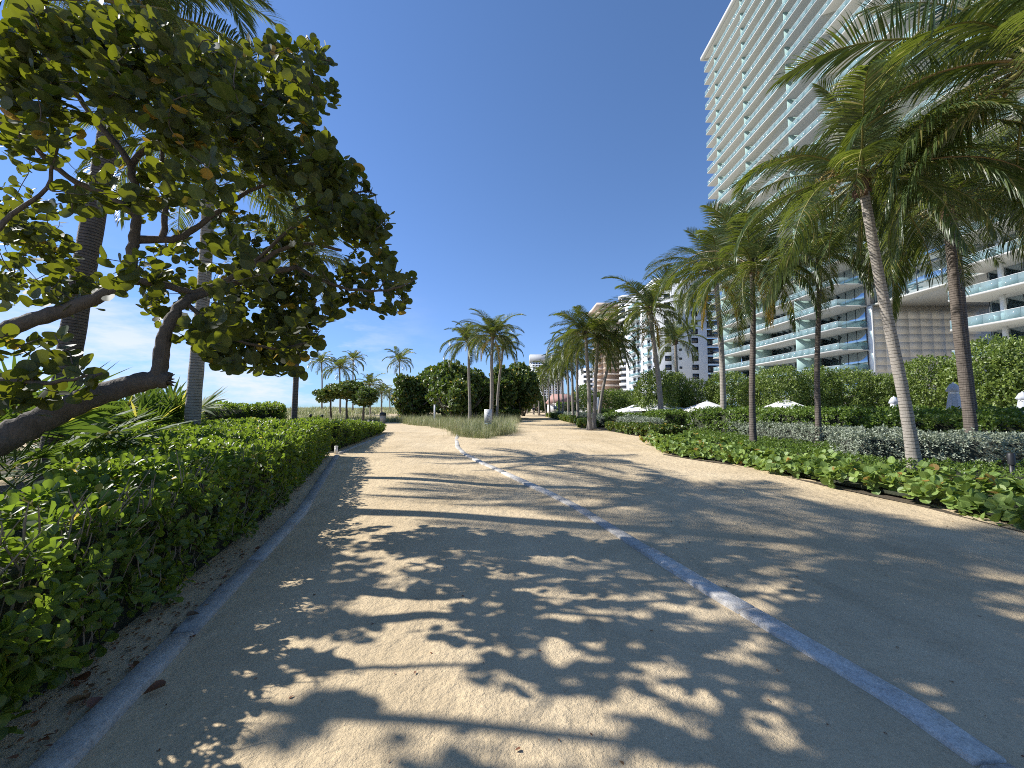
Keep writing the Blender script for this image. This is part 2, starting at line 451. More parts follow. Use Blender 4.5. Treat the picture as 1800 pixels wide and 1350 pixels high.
# ------------------------------------------------------------------ leaf templates  (verts, faces, uv)
def tmpl(outline, fold=0.14, curl=0.1):
    """outline: half outline points (x, y>0) between base and tip; two halves folded on the midrib"""
    n = len(outline)
    x1 = max(p[0] for p in outline)
    V = [(0, 0, 0)]; tip = (1, 0, -curl)
    for s in (1, -1):
        for (x, y) in outline: V.append((x, s * y, fold * y - curl * x * x))
    V.append(tip)
    t = len(V) - 1
    f1 = [0, t] + list(range(n, 0, -1))
    f2 = [0] + list(range(n + 1, 2 * n + 1)) + [t]
    uv = [(v[0], v[1]) for v in V]
    return np.array(V, float), [f1, f2], np.array(uv)
T_GRAPE = tmpl([(-0.06, 0.22), (0.10, 0.46), (0.42, 0.57), (0.74, 0.47), (0.94, 0.24)], 0.16, 0.12)
T_GRAPEL = tmpl([(0.02, 0.34), (0.36, 0.56), (0.80, 0.40)], 0.16, 0.12)
T_OBOV = tmpl([(0.38, 0.16), (0.72, 0.31), (0.93, 0.20)], 0.30, 0.14)
T_OBOVL = tmpl([(0.40, 0.20), (0.80, 0.28)], 0.30, 0.12)
T_DIAM = (np.array([(0, 0, 0), (0.5, 0.30, 0.06), (1, 0, -0.08), (0.5, -0.30, 0.06)], float), [[0, 2, 1], [0, 3, 2]], np.array([(0, 0), (0.5, 0.3), (1, 0), (0.5, -0.3)]))

def unit(a): return a / (np.linalg.norm(a, axis=-1, keepdims=True) + 1e-9)
def frames(d, up):
    """rotation matrices with x = d, z near up"""
    d = unit(d); n = up - (up * d).sum(-1, keepdims=True) * d
    bad = np.linalg.norm(n, axis=-1) < 1e-3
    n[bad] = np.array([0.3, 0.5, 0.8]); n = unit(n - (n * d).sum(-1, keepdims=True) * d)
    y = np.cross(n, d)
    return np.stack([d, y, n], axis=-1)           # columns
def leaves_mesh(name, T, P, Rm, sc, mats, tint=None):
    TV, TF, TU = T
    n = len(P); k = len(TV)
    sc = np.broadcast_to(np.asarray(sc, float), (n,))
    V = np.einsum('nij,kj->nki', Rm, TV) * sc[:, None, None] + P[:, None, :]
    fl = np.concatenate([np.array(f) for f in TF]); ln = np.array([len(f) for f in TF])
    loops = (fl[None, :] + (np.arange(n) * k)[:, None]).ravel()
    st1 = np.concatenate([[0], np.cumsum(ln)[:-1]])
    starts = (st1[None, :] + (np.arange(n) * len(fl))[:, None]).ravel()
    uv = np.tile(TU[fl], (n, 1))
    if tint is None: tint = rng.random(n)
    return mesh_np(name, V.reshape(-1, 3), loops, starts, mats, uv=uv, tint=np.repeat(tint, len(TF)))
def rosettes(P, A, k, spread=(35, 80), stem=0.05, jitter=0.35, r=rng):
    """k leaves round each shoot: positions P, axes A -> leaf positions, frames"""
    n = len(P); A = unit(A)
    B = np.cross(A, np.array([0.13, 0.7, 0.3])); B = unit(B); C = np.cross(A, B)
    th = (np.arange(k) * 2.39996)[None, :] + r.random((n, 1)) * 6.28 + r.normal(0, 0.25, (n, k))
    t = np.linspace(1, 0, k)[None, :]
    al = np.radians(spread[0] + (spread[1] - spread[0]) * (1 - t) + r.normal(0, 10, (n, k)))
    rad = np.cos(th)[..., None] * B[:, None] + np.sin(th)[..., None] * C[:, None]
    D = np.cos(al)[..., None] * A[:, None] + np.sin(al)[..., None] * rad
    D = unit(D + r.normal(0, jitter * 0.4, D.shape))
    Q = P[:, None] + A[:, None] * (t[..., None] * stem) + D * 0.01
    U = A[:, None] + 0.0 * D + r.normal(0, jitter, D.shape)
    D2, U2 = D.reshape(-1, 3), U.reshape(-1, 3)
    return Q.reshape(-1, 3), frames(D2, U2), D2
def to_matrix(P, Rm, s):
    M = Matrix.Identity(4)
    for i in range(3):
        for j in range(3): M[i][j] = Rm[i, j] * s
        M[i][3] = P[i]
    return M
def leaf_parts(root, me, P, Rm, sc, sel, name='leaf'):
    for i in sel: part(name, me, root, to_matrix(P[i], Rm[i], float(sc[i])))
def single_leaf_mesh(name, T, mat, petiole=0.22):
    TV, TF, TU = T
    m = MB()
    m.add(TV, TF, 0, [[tuple(TU[i]) for i in f] for f in TF])
    m.add([(-petiole, -0.012, -0.03), (0.0, -0.02, 0.0), (0.0, 0.02, 0.0), (-petiole, 0.012, -0.03)], [(0, 1, 2, 3)], 0, [[(0, 0)] * 4])
    return m.mesh(name, [mat])
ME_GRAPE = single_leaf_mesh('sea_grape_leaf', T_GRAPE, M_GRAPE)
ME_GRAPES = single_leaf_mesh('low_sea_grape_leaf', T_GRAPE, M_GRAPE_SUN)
T_CURL = tmpl([(-0.02, 0.22), (0.2, 0.40), (0.5, 0.44), (0.8, 0.26)], 0.55, 0.28)
ME_CLUSIA = single_leaf_mesh('hedge_leaf', T_OBOV, M_HEDGE, 0.1)

# ------------------------------------------------------------------ ground, sea, beds
def height(x, y):
    x = np.asarray(x, float); y = np.asarray(y, float)
    s = lambda a, b, v: np.clip((v - a) / (b - a), 0, 1) ** 2 * (3 - 2 * np.clip((v - a) / (b - a), 0, 1))
    z = 0.95 * s(-16, -38, x) * s(14, 40, y) + 0.12 * np.sin(x * 0.31 + y * 0.17) * s(-16, -30, x)
    z = z - 4.6 * s(-48, -95, x)
    z = z + 0.012 * (np.sin(x * 2.1 + 0.7 * y) + np.sin(1.3 * y - 0.9 * x + 1)) * s(30, 10, np.abs(x)) * s(60, 20, y)
    return z
xs = np.concatenate([np.linspace(-140, -60, 17), np.linspace(-56, -14, 22), np.linspace(-13, 13, 105), np.linspace(15, 90, 16), [140, 220, 400, 800, 2500]])
ys = np.concatenate([[-400, -120, -40, -12, -4], np.linspace(-1, 16, 70), np.linspace(17, 80, 43), np.linspace(90, 240, 12), [320, 500, 900, 1800, 4500]])
GX, GY = np.meshgrid(xs, ys)
GZ = height(GX, GY)
nx, ny = len(xs), len(ys)
idx = np.arange(nx * ny).reshape(ny, nx)
quads = np.stack([idx[:-1, :-1], idx[:-1, 1:], idx[1:, 1:], idx[1:, :-1]], -1).reshape(-1)
struct('ground', mesh_np('ground', np.stack([GX, GY, GZ], -1).reshape(-1, 3), quads, np.arange(len(quads) // 4) * 4, [M_SAND], smooth=True))
sea = MB().add([(-6000, -2000, -1.7), (-62, -2000, -1.7), (-62, 7000, -1.7), (-6000, 7000, -1.7)], [(0, 1, 2, 3)])
struct('sea', sea.mesh('sea', [M_SEA]))
def sheet(name, pts, mat, dz=0.006):
    m = MB().add([(p[0], p[1], float(height(p[0], p[1])) + dz) for p in pts], [tuple(range(len(pts)))])
    return struct(name, m.mesh(name, [mat]))

# left kerb line: outer (path-side) edge, traced on the ground
kerb_px = [(127, 1347), (317, 1145), (447, 1005), (540, 900), (585, 822), (597, 801)]
KL = [gnd(*p)[:2] for p in kerb_px]
d0 = (KL[0] - KL[1]); KL = [KL[0] + unit(d0) * 1.6] + KL
KL2 = [gnd(600, 797)[:2], gnd(640, 780)[:2], gnd(684, 762)[:2]]
def resample(pts, step):
    pts = [np.array(p, float) for p in pts]
    seg = [np.linalg.norm(b - a) for a, b in zip(pts, pts[1:])]
    L = sum(seg); n = max(1, round(L / step)); out = []
    for i in range(n + 1):
        t = L * i / n; k = 0
        while k < len(seg) - 1 and t > seg[k]: t -= seg[k]; k += 1
        out.append(pts[k] + (pts[k + 1] - pts[k]) * (t / seg[k]))
    return out
def stones(structname, line, width, step, z1, mat, seed, side=-1, gap=0.022, sub=4):
    """a row of edging stones, each a part of its own"""
    r = random.Random(seed)
    root = empty(structname, (line[0][0], line[0][1], 0), 'x', 'x'); del root['category']; del root['label']
    root['kind'] = 'structure'
    pts = resample(line, step / sub)
    nor = []
    for i in range(len(pts)):
        t = unit(pts[min(i + 1, len(pts) - 1)] - pts[max(0, i - 1)])
        nor.append(np.array([-t[1], t[0]]))
    for i in range(0, len(pts) - sub, sub):
        seq = list(range(i, i + sub + 1))
        a, b = [], []
        dz, off = r.uniform(-0.004, 0.004) - z1 * 0.7 * max(0.0, i / len(pts) - 0.35) * (side == 0), r.uniform(-0.007, 0.007)
        for q in seq:
            p = pts[q]
            t = unit(pts[min(q + 1, len(pts) - 1)] - pts[max(0, q - 1)])
            if q == seq[0]: p = p + t * gap / 2
            if q == seq[-1]: p = p - t * gap / 2
            w = width * (1 + r.uniform(-0.045, 0.045))
            if side == 0: a.append(p + nor[q] * (w / 2 + off)); b.append(p - nor[q] * (w / 2 - off))
            else: a.append(p + nor[q] * w); b.append(p)
        m = MB(); n = len(seq); c = 0.012; vs = []
        for q in range(n):
            A, B = a[q], b[q]; u = unit(B - A)
            ends = 0.006
            vs += [(A[0], A[1], -0.08), (A[0], A[1], z1 + dz - c), (*(A + u * c), z1 + dz), (*(B - u * c), z1 + dz), (B[0], B[1], z1 + dz - c), (B[0], B[1], -0.08)]
        fs = []
        for q in range(n - 1):
            for k in range(5):
                o = q * 6 + k
                fs.append((o, o + 6, o + 7, o + 1))
        fs.append(tuple(range(6))); fs.append(tuple(range(6 * n - 1, 6 * n - 7, -1)))
        m.add(vs, fs)
        part('kerb_stone', m.mesh('kerb_stone', [mat]), root)
    return root
stones('kerb', KL, 0.15, 1.3, 0.034, M_KERB, 1, side=1)
stones('kerb_beyond', KL2, 0.15, 1.3, 0.034, M_KERB, 2, side=1)
div_px = [(1745, 1350), (1600, 1247), (1430, 1145), (1245, 1035), (1095, 942), (1018, 895), (960, 865), (900, 838), (850, 815), (815, 797), (804, 785), (802, 773), (805, 763)]
DL = [gnd(*p)[:2] for p in div_px]
DL = [DL[0] + unit(DL[0] - DL[1]) * 1.3] + DL
stones('path_divider', DL, 0.165, 1.3, 0.026, M_DIV, 3, side=0)

edge_px = [(1810, 945), (1600, 888), (1400, 845), (1275, 818), (1160, 800), (1146, 786), (1150, 778)]
RE = [gnd(*p)[:2] for p in edge_px]
RE = [np.array([RE[0][0] + 0.1, -3.0]), np.array([RE[0][0] + 0.15, 2.0])] + RE
bed = [tuple(p + np.array([0.12, 0.0])) for p in RE] + [(7.05, 19.2), (6.3, 25.2), (6.1, 29), (5.9, 36), (5.7, 62), (5.6, 84), (15, 84), (15, -3)]
sheet('planting_bed', bed, M_SOIL)
lbed = [tuple(p + np.array([-0.78, 0.0])) for p in KL] + [(-6.3, 13.2), (-9, 17), (-17, 17), (-17, -1)]
sheet('shrub_bed', lbed, M_SOIL)

M_TERR = stone_mat('terrace_bounce_paving', (0.33, 0.31, 0.26), (0.42, 0.395, 0.34), 0.5, 0.01)
tm = MB().add([(15.3, -80, 0.012), (400, -80, 0.012), (400, 300, 0.012), (15.3, 300, 0.012)], [(0, 1, 2, 3)])  # unseen ground sheet added to set the bounce light on the tower
struct('terrace', tm.mesh('terrace', [M_TERR]))
# ------------------------------------------------------------------ hedges
def inset(poly, d):
    n = len(poly); out = []
    A = sum(poly[i][0] * poly[(i + 1) % n][1] - poly[(i + 1) % n][0] * poly[i][1] for i in range(n))
    sg = 1 if A > 0 else -1
    for i in range(n):
        p, a, b = np.array(poly[i], float), np.array(poly[i - 1], float), np.array(poly[(i + 1) % n], float)
        t1, t2 = unit(p - a), unit(b - p)
        n1, n2 = sg * np.array([-t1[1], t1[0]]), sg * np.array([-t2[1], t2[0]])
        bis = unit(n1 + n2); k = max(0.45, float(bis @ n1))
        out.append(tuple(p + bis * d / k))
    return out, sg
def in_poly(pts, poly):
    x, y = pts[:, 0], pts[:, 1]; c = np.zeros(len(pts), bool); n = len(poly)
    for i in range(n):
        x0, y0 = poly[i]; x1, y1 = poly[(i + 1) % n]
        m = ((y0 > y) != (y1 > y)) & (x < (x1 - x0) * (y - y0) / (y1 - y0 + 1e-12) + x0)
        c ^= m
    return c
def lump(P, a=0.05):
    return a * (np.sin(P[:, 0] * 3.1 + P[:, 1] * 1.7) + np.sin(P[:, 1] * 4.3 - P[:, 2] * 3.7 + 1) + np.sin(P[:, 0] * 7.7 + P[:, 2] * 6.1 + P[:, 1] * 5.3) * 0.6)
def hedge_shoots(poly, hfun, dens, seed, zlow=0.06, lumpa=0.05, depth=0.12):
    r = np.random.default_rng(seed)
    poly = [tuple(map(float, p)) for p in poly]
    pin, sg = inset(poly, 0.04)
    P, A = [], []
    mn, mx = np.min(poly, 0), np.max(poly, 0)
    n = int((mx[0] - mn[0]) * (mx[1] - mn[1]) * dens)
    q = r.random((n, 2)) * (mx - mn) + mn
    q = q[in_poly(q, pin)]
    z = hfun(q[:, 0], q[:, 1])
    p = np.column_stack([q, z]); p[:, 2] += lump(p, lumpa) - np.abs(r.normal(0, depth, len(p)))
    P.append(p); A.append(unit(np.column_stack([r.normal(0, .35, len(p)), r.normal(0, .35, len(p)), np.ones(len(p))])))
    for i in range(len(poly)):
        a, b = np.array(poly[i]), np.array(poly[(i + 1) % len(poly)])
        L = np.linalg.norm(b - a); t = unit(b - a); nor = -sg * np.array([-t[1], t[0]])
        hm = float(max(hfun(a[0:1], a[1:2])[0], hfun(b[0:1], b[1:2])[0]))
        n = int(L * hm * dens)
        u = r.random(n); q = a + (b - a) * u[:, None]
        z = zlow + r.random(n) * (hfun(q[:, 0], q[:, 1]) - zlow)
        p = np.column_stack([q, z])
        off = lump(p, lumpa) - np.abs(r.normal(0, depth, n))
        low = np.clip((0.35 - p[:, 2]) / 0.35, 0, 1)
        off -= low * 0.10
        p[:, :2] += nor * off[:, None]
        P.append(p)
        A.append(unit(np.column_stack([nor[0] + r.normal(0, .45, n), nor[1] + r.normal(0, .45, n), 0.75 + r.normal(0, .35, n)])))
    return np.concatenate(P), np.concatenate(A)
def hedge(name, label, cat, poly, h, leaf, dens, k, T, mat, seed, core=M_CORE, group=None, parts=0, me=None, lumpa=0.05, spread=(30, 80), ins=0.16):
    c = np.mean(poly, 0)
    g0 = float(height(c[0], c[1]))
    root = empty(name, (c[0], c[1], g0), label, cat, group)
    hf = h if callable(h) else (lambda x, y: np.full(np.shape(x), float(h)))
    P, A = hedge_shoots(poly, hf, dens, seed, lumpa=lumpa)
    P[:, 2] += g0
    r = np.random.default_rng(seed + 1)
    Q, F, D = rosettes(P, A, k, spread, stem=leaf * 0.6, r=r)
    sc = leaf * r.uniform(0.6, 1.25, len(Q))
    pin, sg = inset([tuple(map(float, p)) for p in poly], ins)
    zt = [float(hf(np.array([p[0]]), np.array([p[1]]))[0]) - ins + g0 for p in pin]
    part('dark_filler_core', MB().prism(pin if sg > 0 else pin[::-1], [g0 + 0.02] * len(pin), zt if sg > 0 else zt[::-1]).mesh('dark_filler_core', [core]), root)  # solid dark box added to stand in for the shaded hedge interior
    keep = np.ones(len(Q), bool)
    if parts:
        x, y, f = project(Q)
        # the nearest leaves that face the camera side, in frame, on the outside
        vis = (f > 0.2) & (x > 5) & (x < 1795) & (y < 1345) & (y > 0)
        size = sc / np.maximum(f, 0.1)
        score = np.where(vis, size * (0.75 + 0.25 * r.random(len(Q))), -1)
        sel = np.argsort(-score)[:parts]
        leaf_parts(root, me, Q, F, sc, sel)
        keep[sel] = False
    part('foliage', leaves_mesh('foliage', T, Q[keep], F[keep], sc[keep], [mat]), root, stuff=True)
    return root

# near hedge on the left
hl = []
for p in KL[:-1]: hl.append((p[0] - 0.36, p[1]))
hl[0] = (hl[0][0] - 0.02, hl[0][1])
hl += [(KL[-1][0] - 0.30, KL[-1][1] - 0.1), (-8.6, 12.6), (-9.6, 10.6), (-8.3, 7.6), (-5.5, 4.8), (-3.5, 2.9), (-3.2, 1.2), (-3.15, hl[0][1])]
nh = hedge('clipped_hedge', 'broad clipped green hedge in the left foreground beside the grey kerb', 'hedge', hl,
           lambda x, y: 0.86 + 0.24 * np.clip((np.asarray(y) - 1.5) / 8.0, 0, 1), 0.082, 105, 8, T_OBOV, M_HEDGE, 11, parts=300, me=ME_CLUSIA, lumpa=0.032)
tw = MB(); rr = random.Random(5)
for i in range(420):
    k = rr.randrange(1, 5); t = rr.random()
    a, b = np.array(hl[k]), np.array(hl[k + 1]); p = a + (b - a) * t
    q = np.array([p[0] - rr.uniform(0.02, 0.2), p[1], rr.uniform(0.1, 0.95)])
    d = np.array([rr.uniform(-0.1, 0.3), rr.uniform(-0.3, 0.3), rr.uniform(0.3, 0.9)]); d = d / np.linalg.norm(d) * rr.uniform(0.1, 0.28)
    tw.tube([q, q + d * 0.5 + np.array([rr.uniform(-.02, .02), rr.uniform(-.02, .02), 0]), q + d], [0.005, 0.004, 0.0025], 4, cap=False)
part('twigs', tw.mesh('twigs', [M_TWIG]), nh, stuff=True)

fa, fb = gnd(600, 796)[:2], gnd(683, 760)[:2]
t2 = unit(fb - fa)
h2 = [(fa[0] - 0.25, fa[1] + 0.35), (fb[0] - 0.2, fb[1]), (fb[0] - 3.0, fb[1] - 0.4), (fa[0] - 3.2, fa[1] + 0.6)]
LH2 = np.linalg.norm(fb - fa)
hedge('clipped_hedge', 'lower clipped hedge beyond the white post, tapering along the path', 'hedge', h2,
      lambda x, y: np.clip(1.06 - 0.62 * (np.asarray(y) - fa[1]) / LH2, 0.42, 1.1), 0.085, 75, 7, T_OBOVL, M_HEDGE, 12)
bh = [at(352, 720, 15.6)[:2], at(500, 720, 17.0)[:2], at(497, 720, 18.6)[:2], at(345, 720, 17.4)[:2]]
hedge('block_hedge', 'flat topped dark hedge block standing behind the near hedge, left of a thin palm', 'hedge', [tuple(p) for p in bh], 1.62, 0.1, 70, 7, T_OBOVL, M_HEDGE, 13)

# right side: stepped box hedges
HB = 1.44
hedge('box_hedge', 'tall box hedge with a lit face, right of the thin palm and behind four palms', 'hedge',
      [(8.85, 19.5), (11.5, 13.3), (13.6, 14.0), (11.6, 20.4)], HB, 0.10, 85, 6, T_OBOVL, M_BOX, 21, lumpa=0.06)
hedge('box_hedge', 'square box hedge block stepping back behind the thin palm', 'hedge',
      [(8.2, 20.9), (9.5, 20.9), (10.4, 23.6), (8.2, 23.4)], 1.28, 0.10, 80, 6, T_OBOVL, M_BOX, 22)
hedge('box_hedge', 'dark box hedge at the right edge behind the silver shrubs', 'hedge',
      [(11.7, 12.7), (15.5, 8.4), (17.3, 9.6), (13.7, 13.6)], 1.24, 0.10, 85, 6, T_OBOVL, M_BOX, 23, lumpa=0.08)
hedge('box_hedge', 'long box hedge forming the top line under the closed parasols', 'hedge',
      [(13.9, 14.3), (18.6, 10.6), (19.6, 11.6), (14.6, 15.4)], HB, 0.11, 70, 6, T_OBOVL, M_BOX, 24)
hedge('box_hedge', 'box hedge row in front of the first open white parasol', 'hedge',
      [(7.2, 29.5), (13, 28.4), (13, 29.6), (7.4, 31)], 1.05, 0.13, 45, 6, T_OBOVL, M_BOX, 25)
hedge('box_hedge', 'short box hedge beside the tall white pillar', 'hedge',
      [(7.6, 38), (13, 37), (13, 38.4), (7.8, 39.6)], 1.2, 0.15, 35, 6, T_OBOVL, M_BOX, 26)
hedge('box_hedge', 'far box hedge behind the small grey sign', 'hedge',
      [(7.2, 61), (10.4, 61), (10.4, 63), (7.4, 63)], 2.2, 0.2, 22, 6, T_OBOVL, M_BOX, 27)
# silver shrubs
hedge('silver_hedge', 'silvery grey hedge between the second and third near palms', 'hedge',
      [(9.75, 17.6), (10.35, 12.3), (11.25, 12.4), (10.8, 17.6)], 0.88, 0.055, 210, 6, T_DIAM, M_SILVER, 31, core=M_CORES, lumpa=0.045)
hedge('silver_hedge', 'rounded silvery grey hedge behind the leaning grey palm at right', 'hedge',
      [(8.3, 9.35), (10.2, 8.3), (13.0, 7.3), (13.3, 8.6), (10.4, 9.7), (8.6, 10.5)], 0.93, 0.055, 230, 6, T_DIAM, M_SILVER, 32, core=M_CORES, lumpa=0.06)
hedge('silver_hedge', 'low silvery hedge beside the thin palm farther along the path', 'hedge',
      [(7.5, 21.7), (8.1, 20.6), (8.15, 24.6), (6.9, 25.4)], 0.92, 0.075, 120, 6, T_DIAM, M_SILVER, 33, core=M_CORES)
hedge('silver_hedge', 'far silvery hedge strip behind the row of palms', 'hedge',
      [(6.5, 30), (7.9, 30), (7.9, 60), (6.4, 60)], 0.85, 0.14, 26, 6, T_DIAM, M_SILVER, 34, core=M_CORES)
# dark low planting along the far right edge
hedge('low_shrub_row', 'low dark green shrub row at the path edge before the thin palm', 'shrubs',
      [(7.1, 19.0), (9.0, 19.8), (8.3, 20.5), (7.4, 21.6), (6.75, 25.0), (6.25, 25.6)], 0.55, 0.10, 90, 6, T_GRAPEL, M_THICK, 35)
hedge('low_shrub_row', 'low dark shrub strip under the far row of palms', 'shrubs',
      [(5.9, 28.6), (6.4, 28.8), (6.3, 62), (5.6, 62)], 0.5, 0.16, 40, 6, T_GRAPEL, M_THICK, 36)
hedge('low_shrub', 'small yellow green shrub beside the twin palms', 'shrub',
      [(5.0, 29.0), (5.75, 28.2), (5.8, 29.8), (5.2, 30.2)], 0.55, 0.14, 60, 7, T_GRAPEL, M_GRAPE_SUN, 37)
hedge('low_hedge', 'dark low hedge at the left of the far path behind the grass', 'hedge',
      [(-1.6, 46.5), (0.85, 47.5), (1.0, 58), (-1.4, 58)], 1.05, 0.16, 40, 6, T_GRAPEL, M_THICK, 38)
# fine dark groundcover between silver hedge and sea grape
hedge('ground_cover', 'fine leaved dark ground cover round the feet of the near right palms', 'ground cover',
      [(7.3, 14.6), (7.5, 11.0), (7.7, 8.0), (8.6, 6.6), (12.0, 5.2), (13, 7.2), (10.2, 8.2), (8.3, 9.3), (8.6, 10.6), (10.3, 12.2), (9.7, 17.5), (8.6, 19.2)], 0.36, 0.055, 120, 7, T_DIAM, M_BOX, 39, lumpa=0.05, ins=0.12)
# sea grape groundcover along the right path edge: large round leaves
gc = [tuple(p + np.array([0.16, 0.05])) for p in RE[1:-1]] + [(5.6, 16.6), (7.6, 17.4), (8.3, 15.5), (7.5, 12.5), (7.5, 10.5), (7.55, 8.6), (8.2, 6.9), (9.2, 5.6), (9.2, 2.0)]
hedge('sea_grape_shrub', 'low sea grape with big round leaves spilling onto the path at right', 'shrub', gc,
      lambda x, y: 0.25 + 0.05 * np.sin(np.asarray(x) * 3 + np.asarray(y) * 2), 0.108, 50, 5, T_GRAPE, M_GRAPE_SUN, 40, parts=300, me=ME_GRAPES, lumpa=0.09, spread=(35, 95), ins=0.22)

# ------------------------------------------------------------------ palms
def frond_mesh(e0, seed, lo=False, L=3.5, name='frond', mats=None):
    r = np.random.default_rng(seed)
    ns = 26
    s = np.linspace(0, 1, ns)
    e = math.radians(e0); hi = np.clip((e0 + 55) / 135, 0, 1)
    D = math.radians(44 + 58 * (1 - abs(hi - 0.45)) + r.uniform(-8, 8))
    ang = np.maximum(e - D * s ** 1.5, -1.5)
    side = r.uniform(-0.25, 0.25)
    dx = np.cos(ang) * L / (ns - 1); dz = np.sin(ang) * L / (ns - 1)
    X = np.concatenate([[0], np.cumsum(dx)[:-1]]); Z = np.concatenate([[0], np.cumsum(dz)[:-1]])
    Yc = side * s ** 2
    C = np.stack([X, Yc, Z], -1)
    m = MB()
    m.tube(C[::2 if not lo else 4], list(np.interp(np.linspace(0, 1, len(C[::2 if not lo else 4])), [0, 0.2, 1], [0.042, 0.024, 0.006])), 5, 1, cap=False)
    n = 26 if lo else 96
    V, F, U = [], [], []
    g0 = np.interp(hi, [0, 0.35, 0.62, 1], [0.95, 1.0, 0.62, 0.16])
    tint = [0.3] * len(m.F)
    for sd in (1, -1):
        for i in range(n):
            t = 0.13 + 0.87 * (i + r.uniform(-0.3, 0.3)) / n; t = min(max(t, 0.1), 0.995)
            k = t * (ns - 1); k0 = int(k); f = k - k0
            p = C[k0] * (1 - f) + C[min(k0 + 1, ns - 1)] * f
            tg = C[min(k0 + 1, ns - 1)] - C[max(k0 - 1, 0)]; tg = tg / np.linalg.norm(tg)
            up = np.cross(tg, [0, 1, 0]); up = up / np.linalg.norm(up)
            if up[2] < 0: up = -up
            al = math.radians(np.interp(t, [0, 0.5, 1], [72, 58, 26]) + r.normal(0, 4))
            d = math.cos(al) * tg + math.sin(al) * np.array([0, sd, 0]) + up * (0.28 * hi + r.normal(0, 0.05))
            d = d / np.linalg.norm(d)
            ln = np.interp(t, [0.1, 0.3, 0.6, 0.85, 1], [0.5, 0.86, 0.84, 0.55, 0.30]) * r.uniform(0.88, 1.08)
            w0 = (0.055 if lo else 0.0155) * np.interp(t, [0, 0.4, 1], [0.8, 1.05, 0.7])
            seg = 2 if lo else 4
            q = p.copy(); pts = [q.copy()]; dd = d.copy(); dirs = [d]
            for j in range(seg):
                q = q + dd * ln / seg; pts.append(q.copy())
                dd = dd + np.array([0, 0, -1]) * g0 * (4 / seg) * r.uniform(0.6, 1.15) * (j + 1) / seg * 1.15
                dd = dd / np.linalg.norm(dd); dirs.append(dd.copy())
            o = len(m.V)
            prof = [0.55, 1, 0.55] if lo else [0.55, 1, 0.95, 0.62]
            wref = tg * 0.85 + up * 0.5 + r.normal(0, 0.15, 3)
            for j in range(seg):
                wv = wref - (wref @ dirs[j]) * dirs[j]; wv = wv / (np.linalg.norm(wv) + 1e-6) * w0 * prof[j]
                m.V += [tuple(pts[j] - wv), tuple(pts[j] + wv)]
            m.V.append(tuple(pts[seg]))
            tv = r.random()
            for j in range(seg - 1):
                m.F.append([o + 2 * j, o + 2 * j + 2, o + 2 * j + 3, o + 2 * j + 1]); m.M.append(0); m.U.append([(0, 1)] * 4); tint.append(tv)
            j = seg - 1
            m.F.append([o + 2 * j, o + 2 * seg, o + 2 * j + 1]); m.M.append(0); m.U.append([(0, 1)] * 3); tint.append(tv)
    return m.mesh(name, mats or [M_PALM, M_RACHIS], tint=tint)
ELEV = [80, 62, 45, 28, 10, -10, -32, -55]
FR_HI = {e: [frond_mesh(e, 100 + i * 7 + v) for v in range(3 if -20 < e < 70 else 2)] for i, e in enumerate(ELEV)}
FR_LO = {e: [frond_mesh(e, 300 + i * 7 + v, lo=True) for v in range(2)] for i, e in enumerate(ELEV)}
FR_OLD = [frond_mesh(-55, 500, mats=[M_PALMY, M_RACHIS]), frond_mesh(-32, 501, mats=[M_PALMY, M_RACHIS])]
def boot_mesh(r0, seed):
    r = random.Random(seed); m = MB()
    m.lathe([(r0 * 0.9, -0.35), (r0 * 1.3, -0.1), (r0 * 1.25, 0.12), (r0 * 0.5, 0.3), (0.01, 0.34)], 10)
    for i in range(16):
        a = i * 2.4 + r.uniform(-.2, .2); z = r.uniform(-0.3, 0.15)
        ca, sa = math.cos(a), math.sin(a)
        p = np.array([ca * r0, sa * r0, z]); q = p + np.array([ca * 0.12, sa * 0.12, 0.16 + r.uniform(-0.3, 0.1)])
        m.tube([p, (p + q) / 2 + np.array([ca * .03, sa * .03, 0.02]), q], [0.06, 0.05, 0.022], 5)
    return m.mesh('crown_base', [M_FIBRE], smooth=False)
def stalk_mesh(seed):
    r = random.Random(seed); m = MB()
    m.tube([(0.05, 0, 0), (0.3, 0, 0.22), (0.55, 0, 0.22)], [0.022, 0.016, 0.01], 5)
    for i in range(14):
        t = r.uniform(0.35, 1); p = np.array([0.05 + 0.5 * t, 0, 0.22 * min(1, t * 1.6)])
        d = np.array([r.uniform(0.1, 0.3), r.uniform(-0.2, 0.2), r.uniform(-0.28, 0.05)])
        m.tube([p, p + d * 0.5 + np.array([0, 0, 0.03]), p + d], [0.007, 0.006, 0.003], 4, cap=False)
        if i % 4 == 0: m.lathe([(0.001, p[2] + d[2] - 0.09), (0.035, p[2] + d[2] - 0.05), (0.03, p[2] + d[2]), (0.001, p[2] + d[2] + 0.02)], 6, (p[0] + d[0], p[1] + d[1]))
    return m.mesh('flower_stalk', [M_STALK])
M_STALK = plain('flower_stalk', (0.30, 0.21, 0.06), 0.6, var=0.3, sc=20)
STALK = [stalk_mesh(1), stalk_mesh(2)]
BOOT = [boot_mesh(0.14, i) for i in range(3)]
npalm = [0]
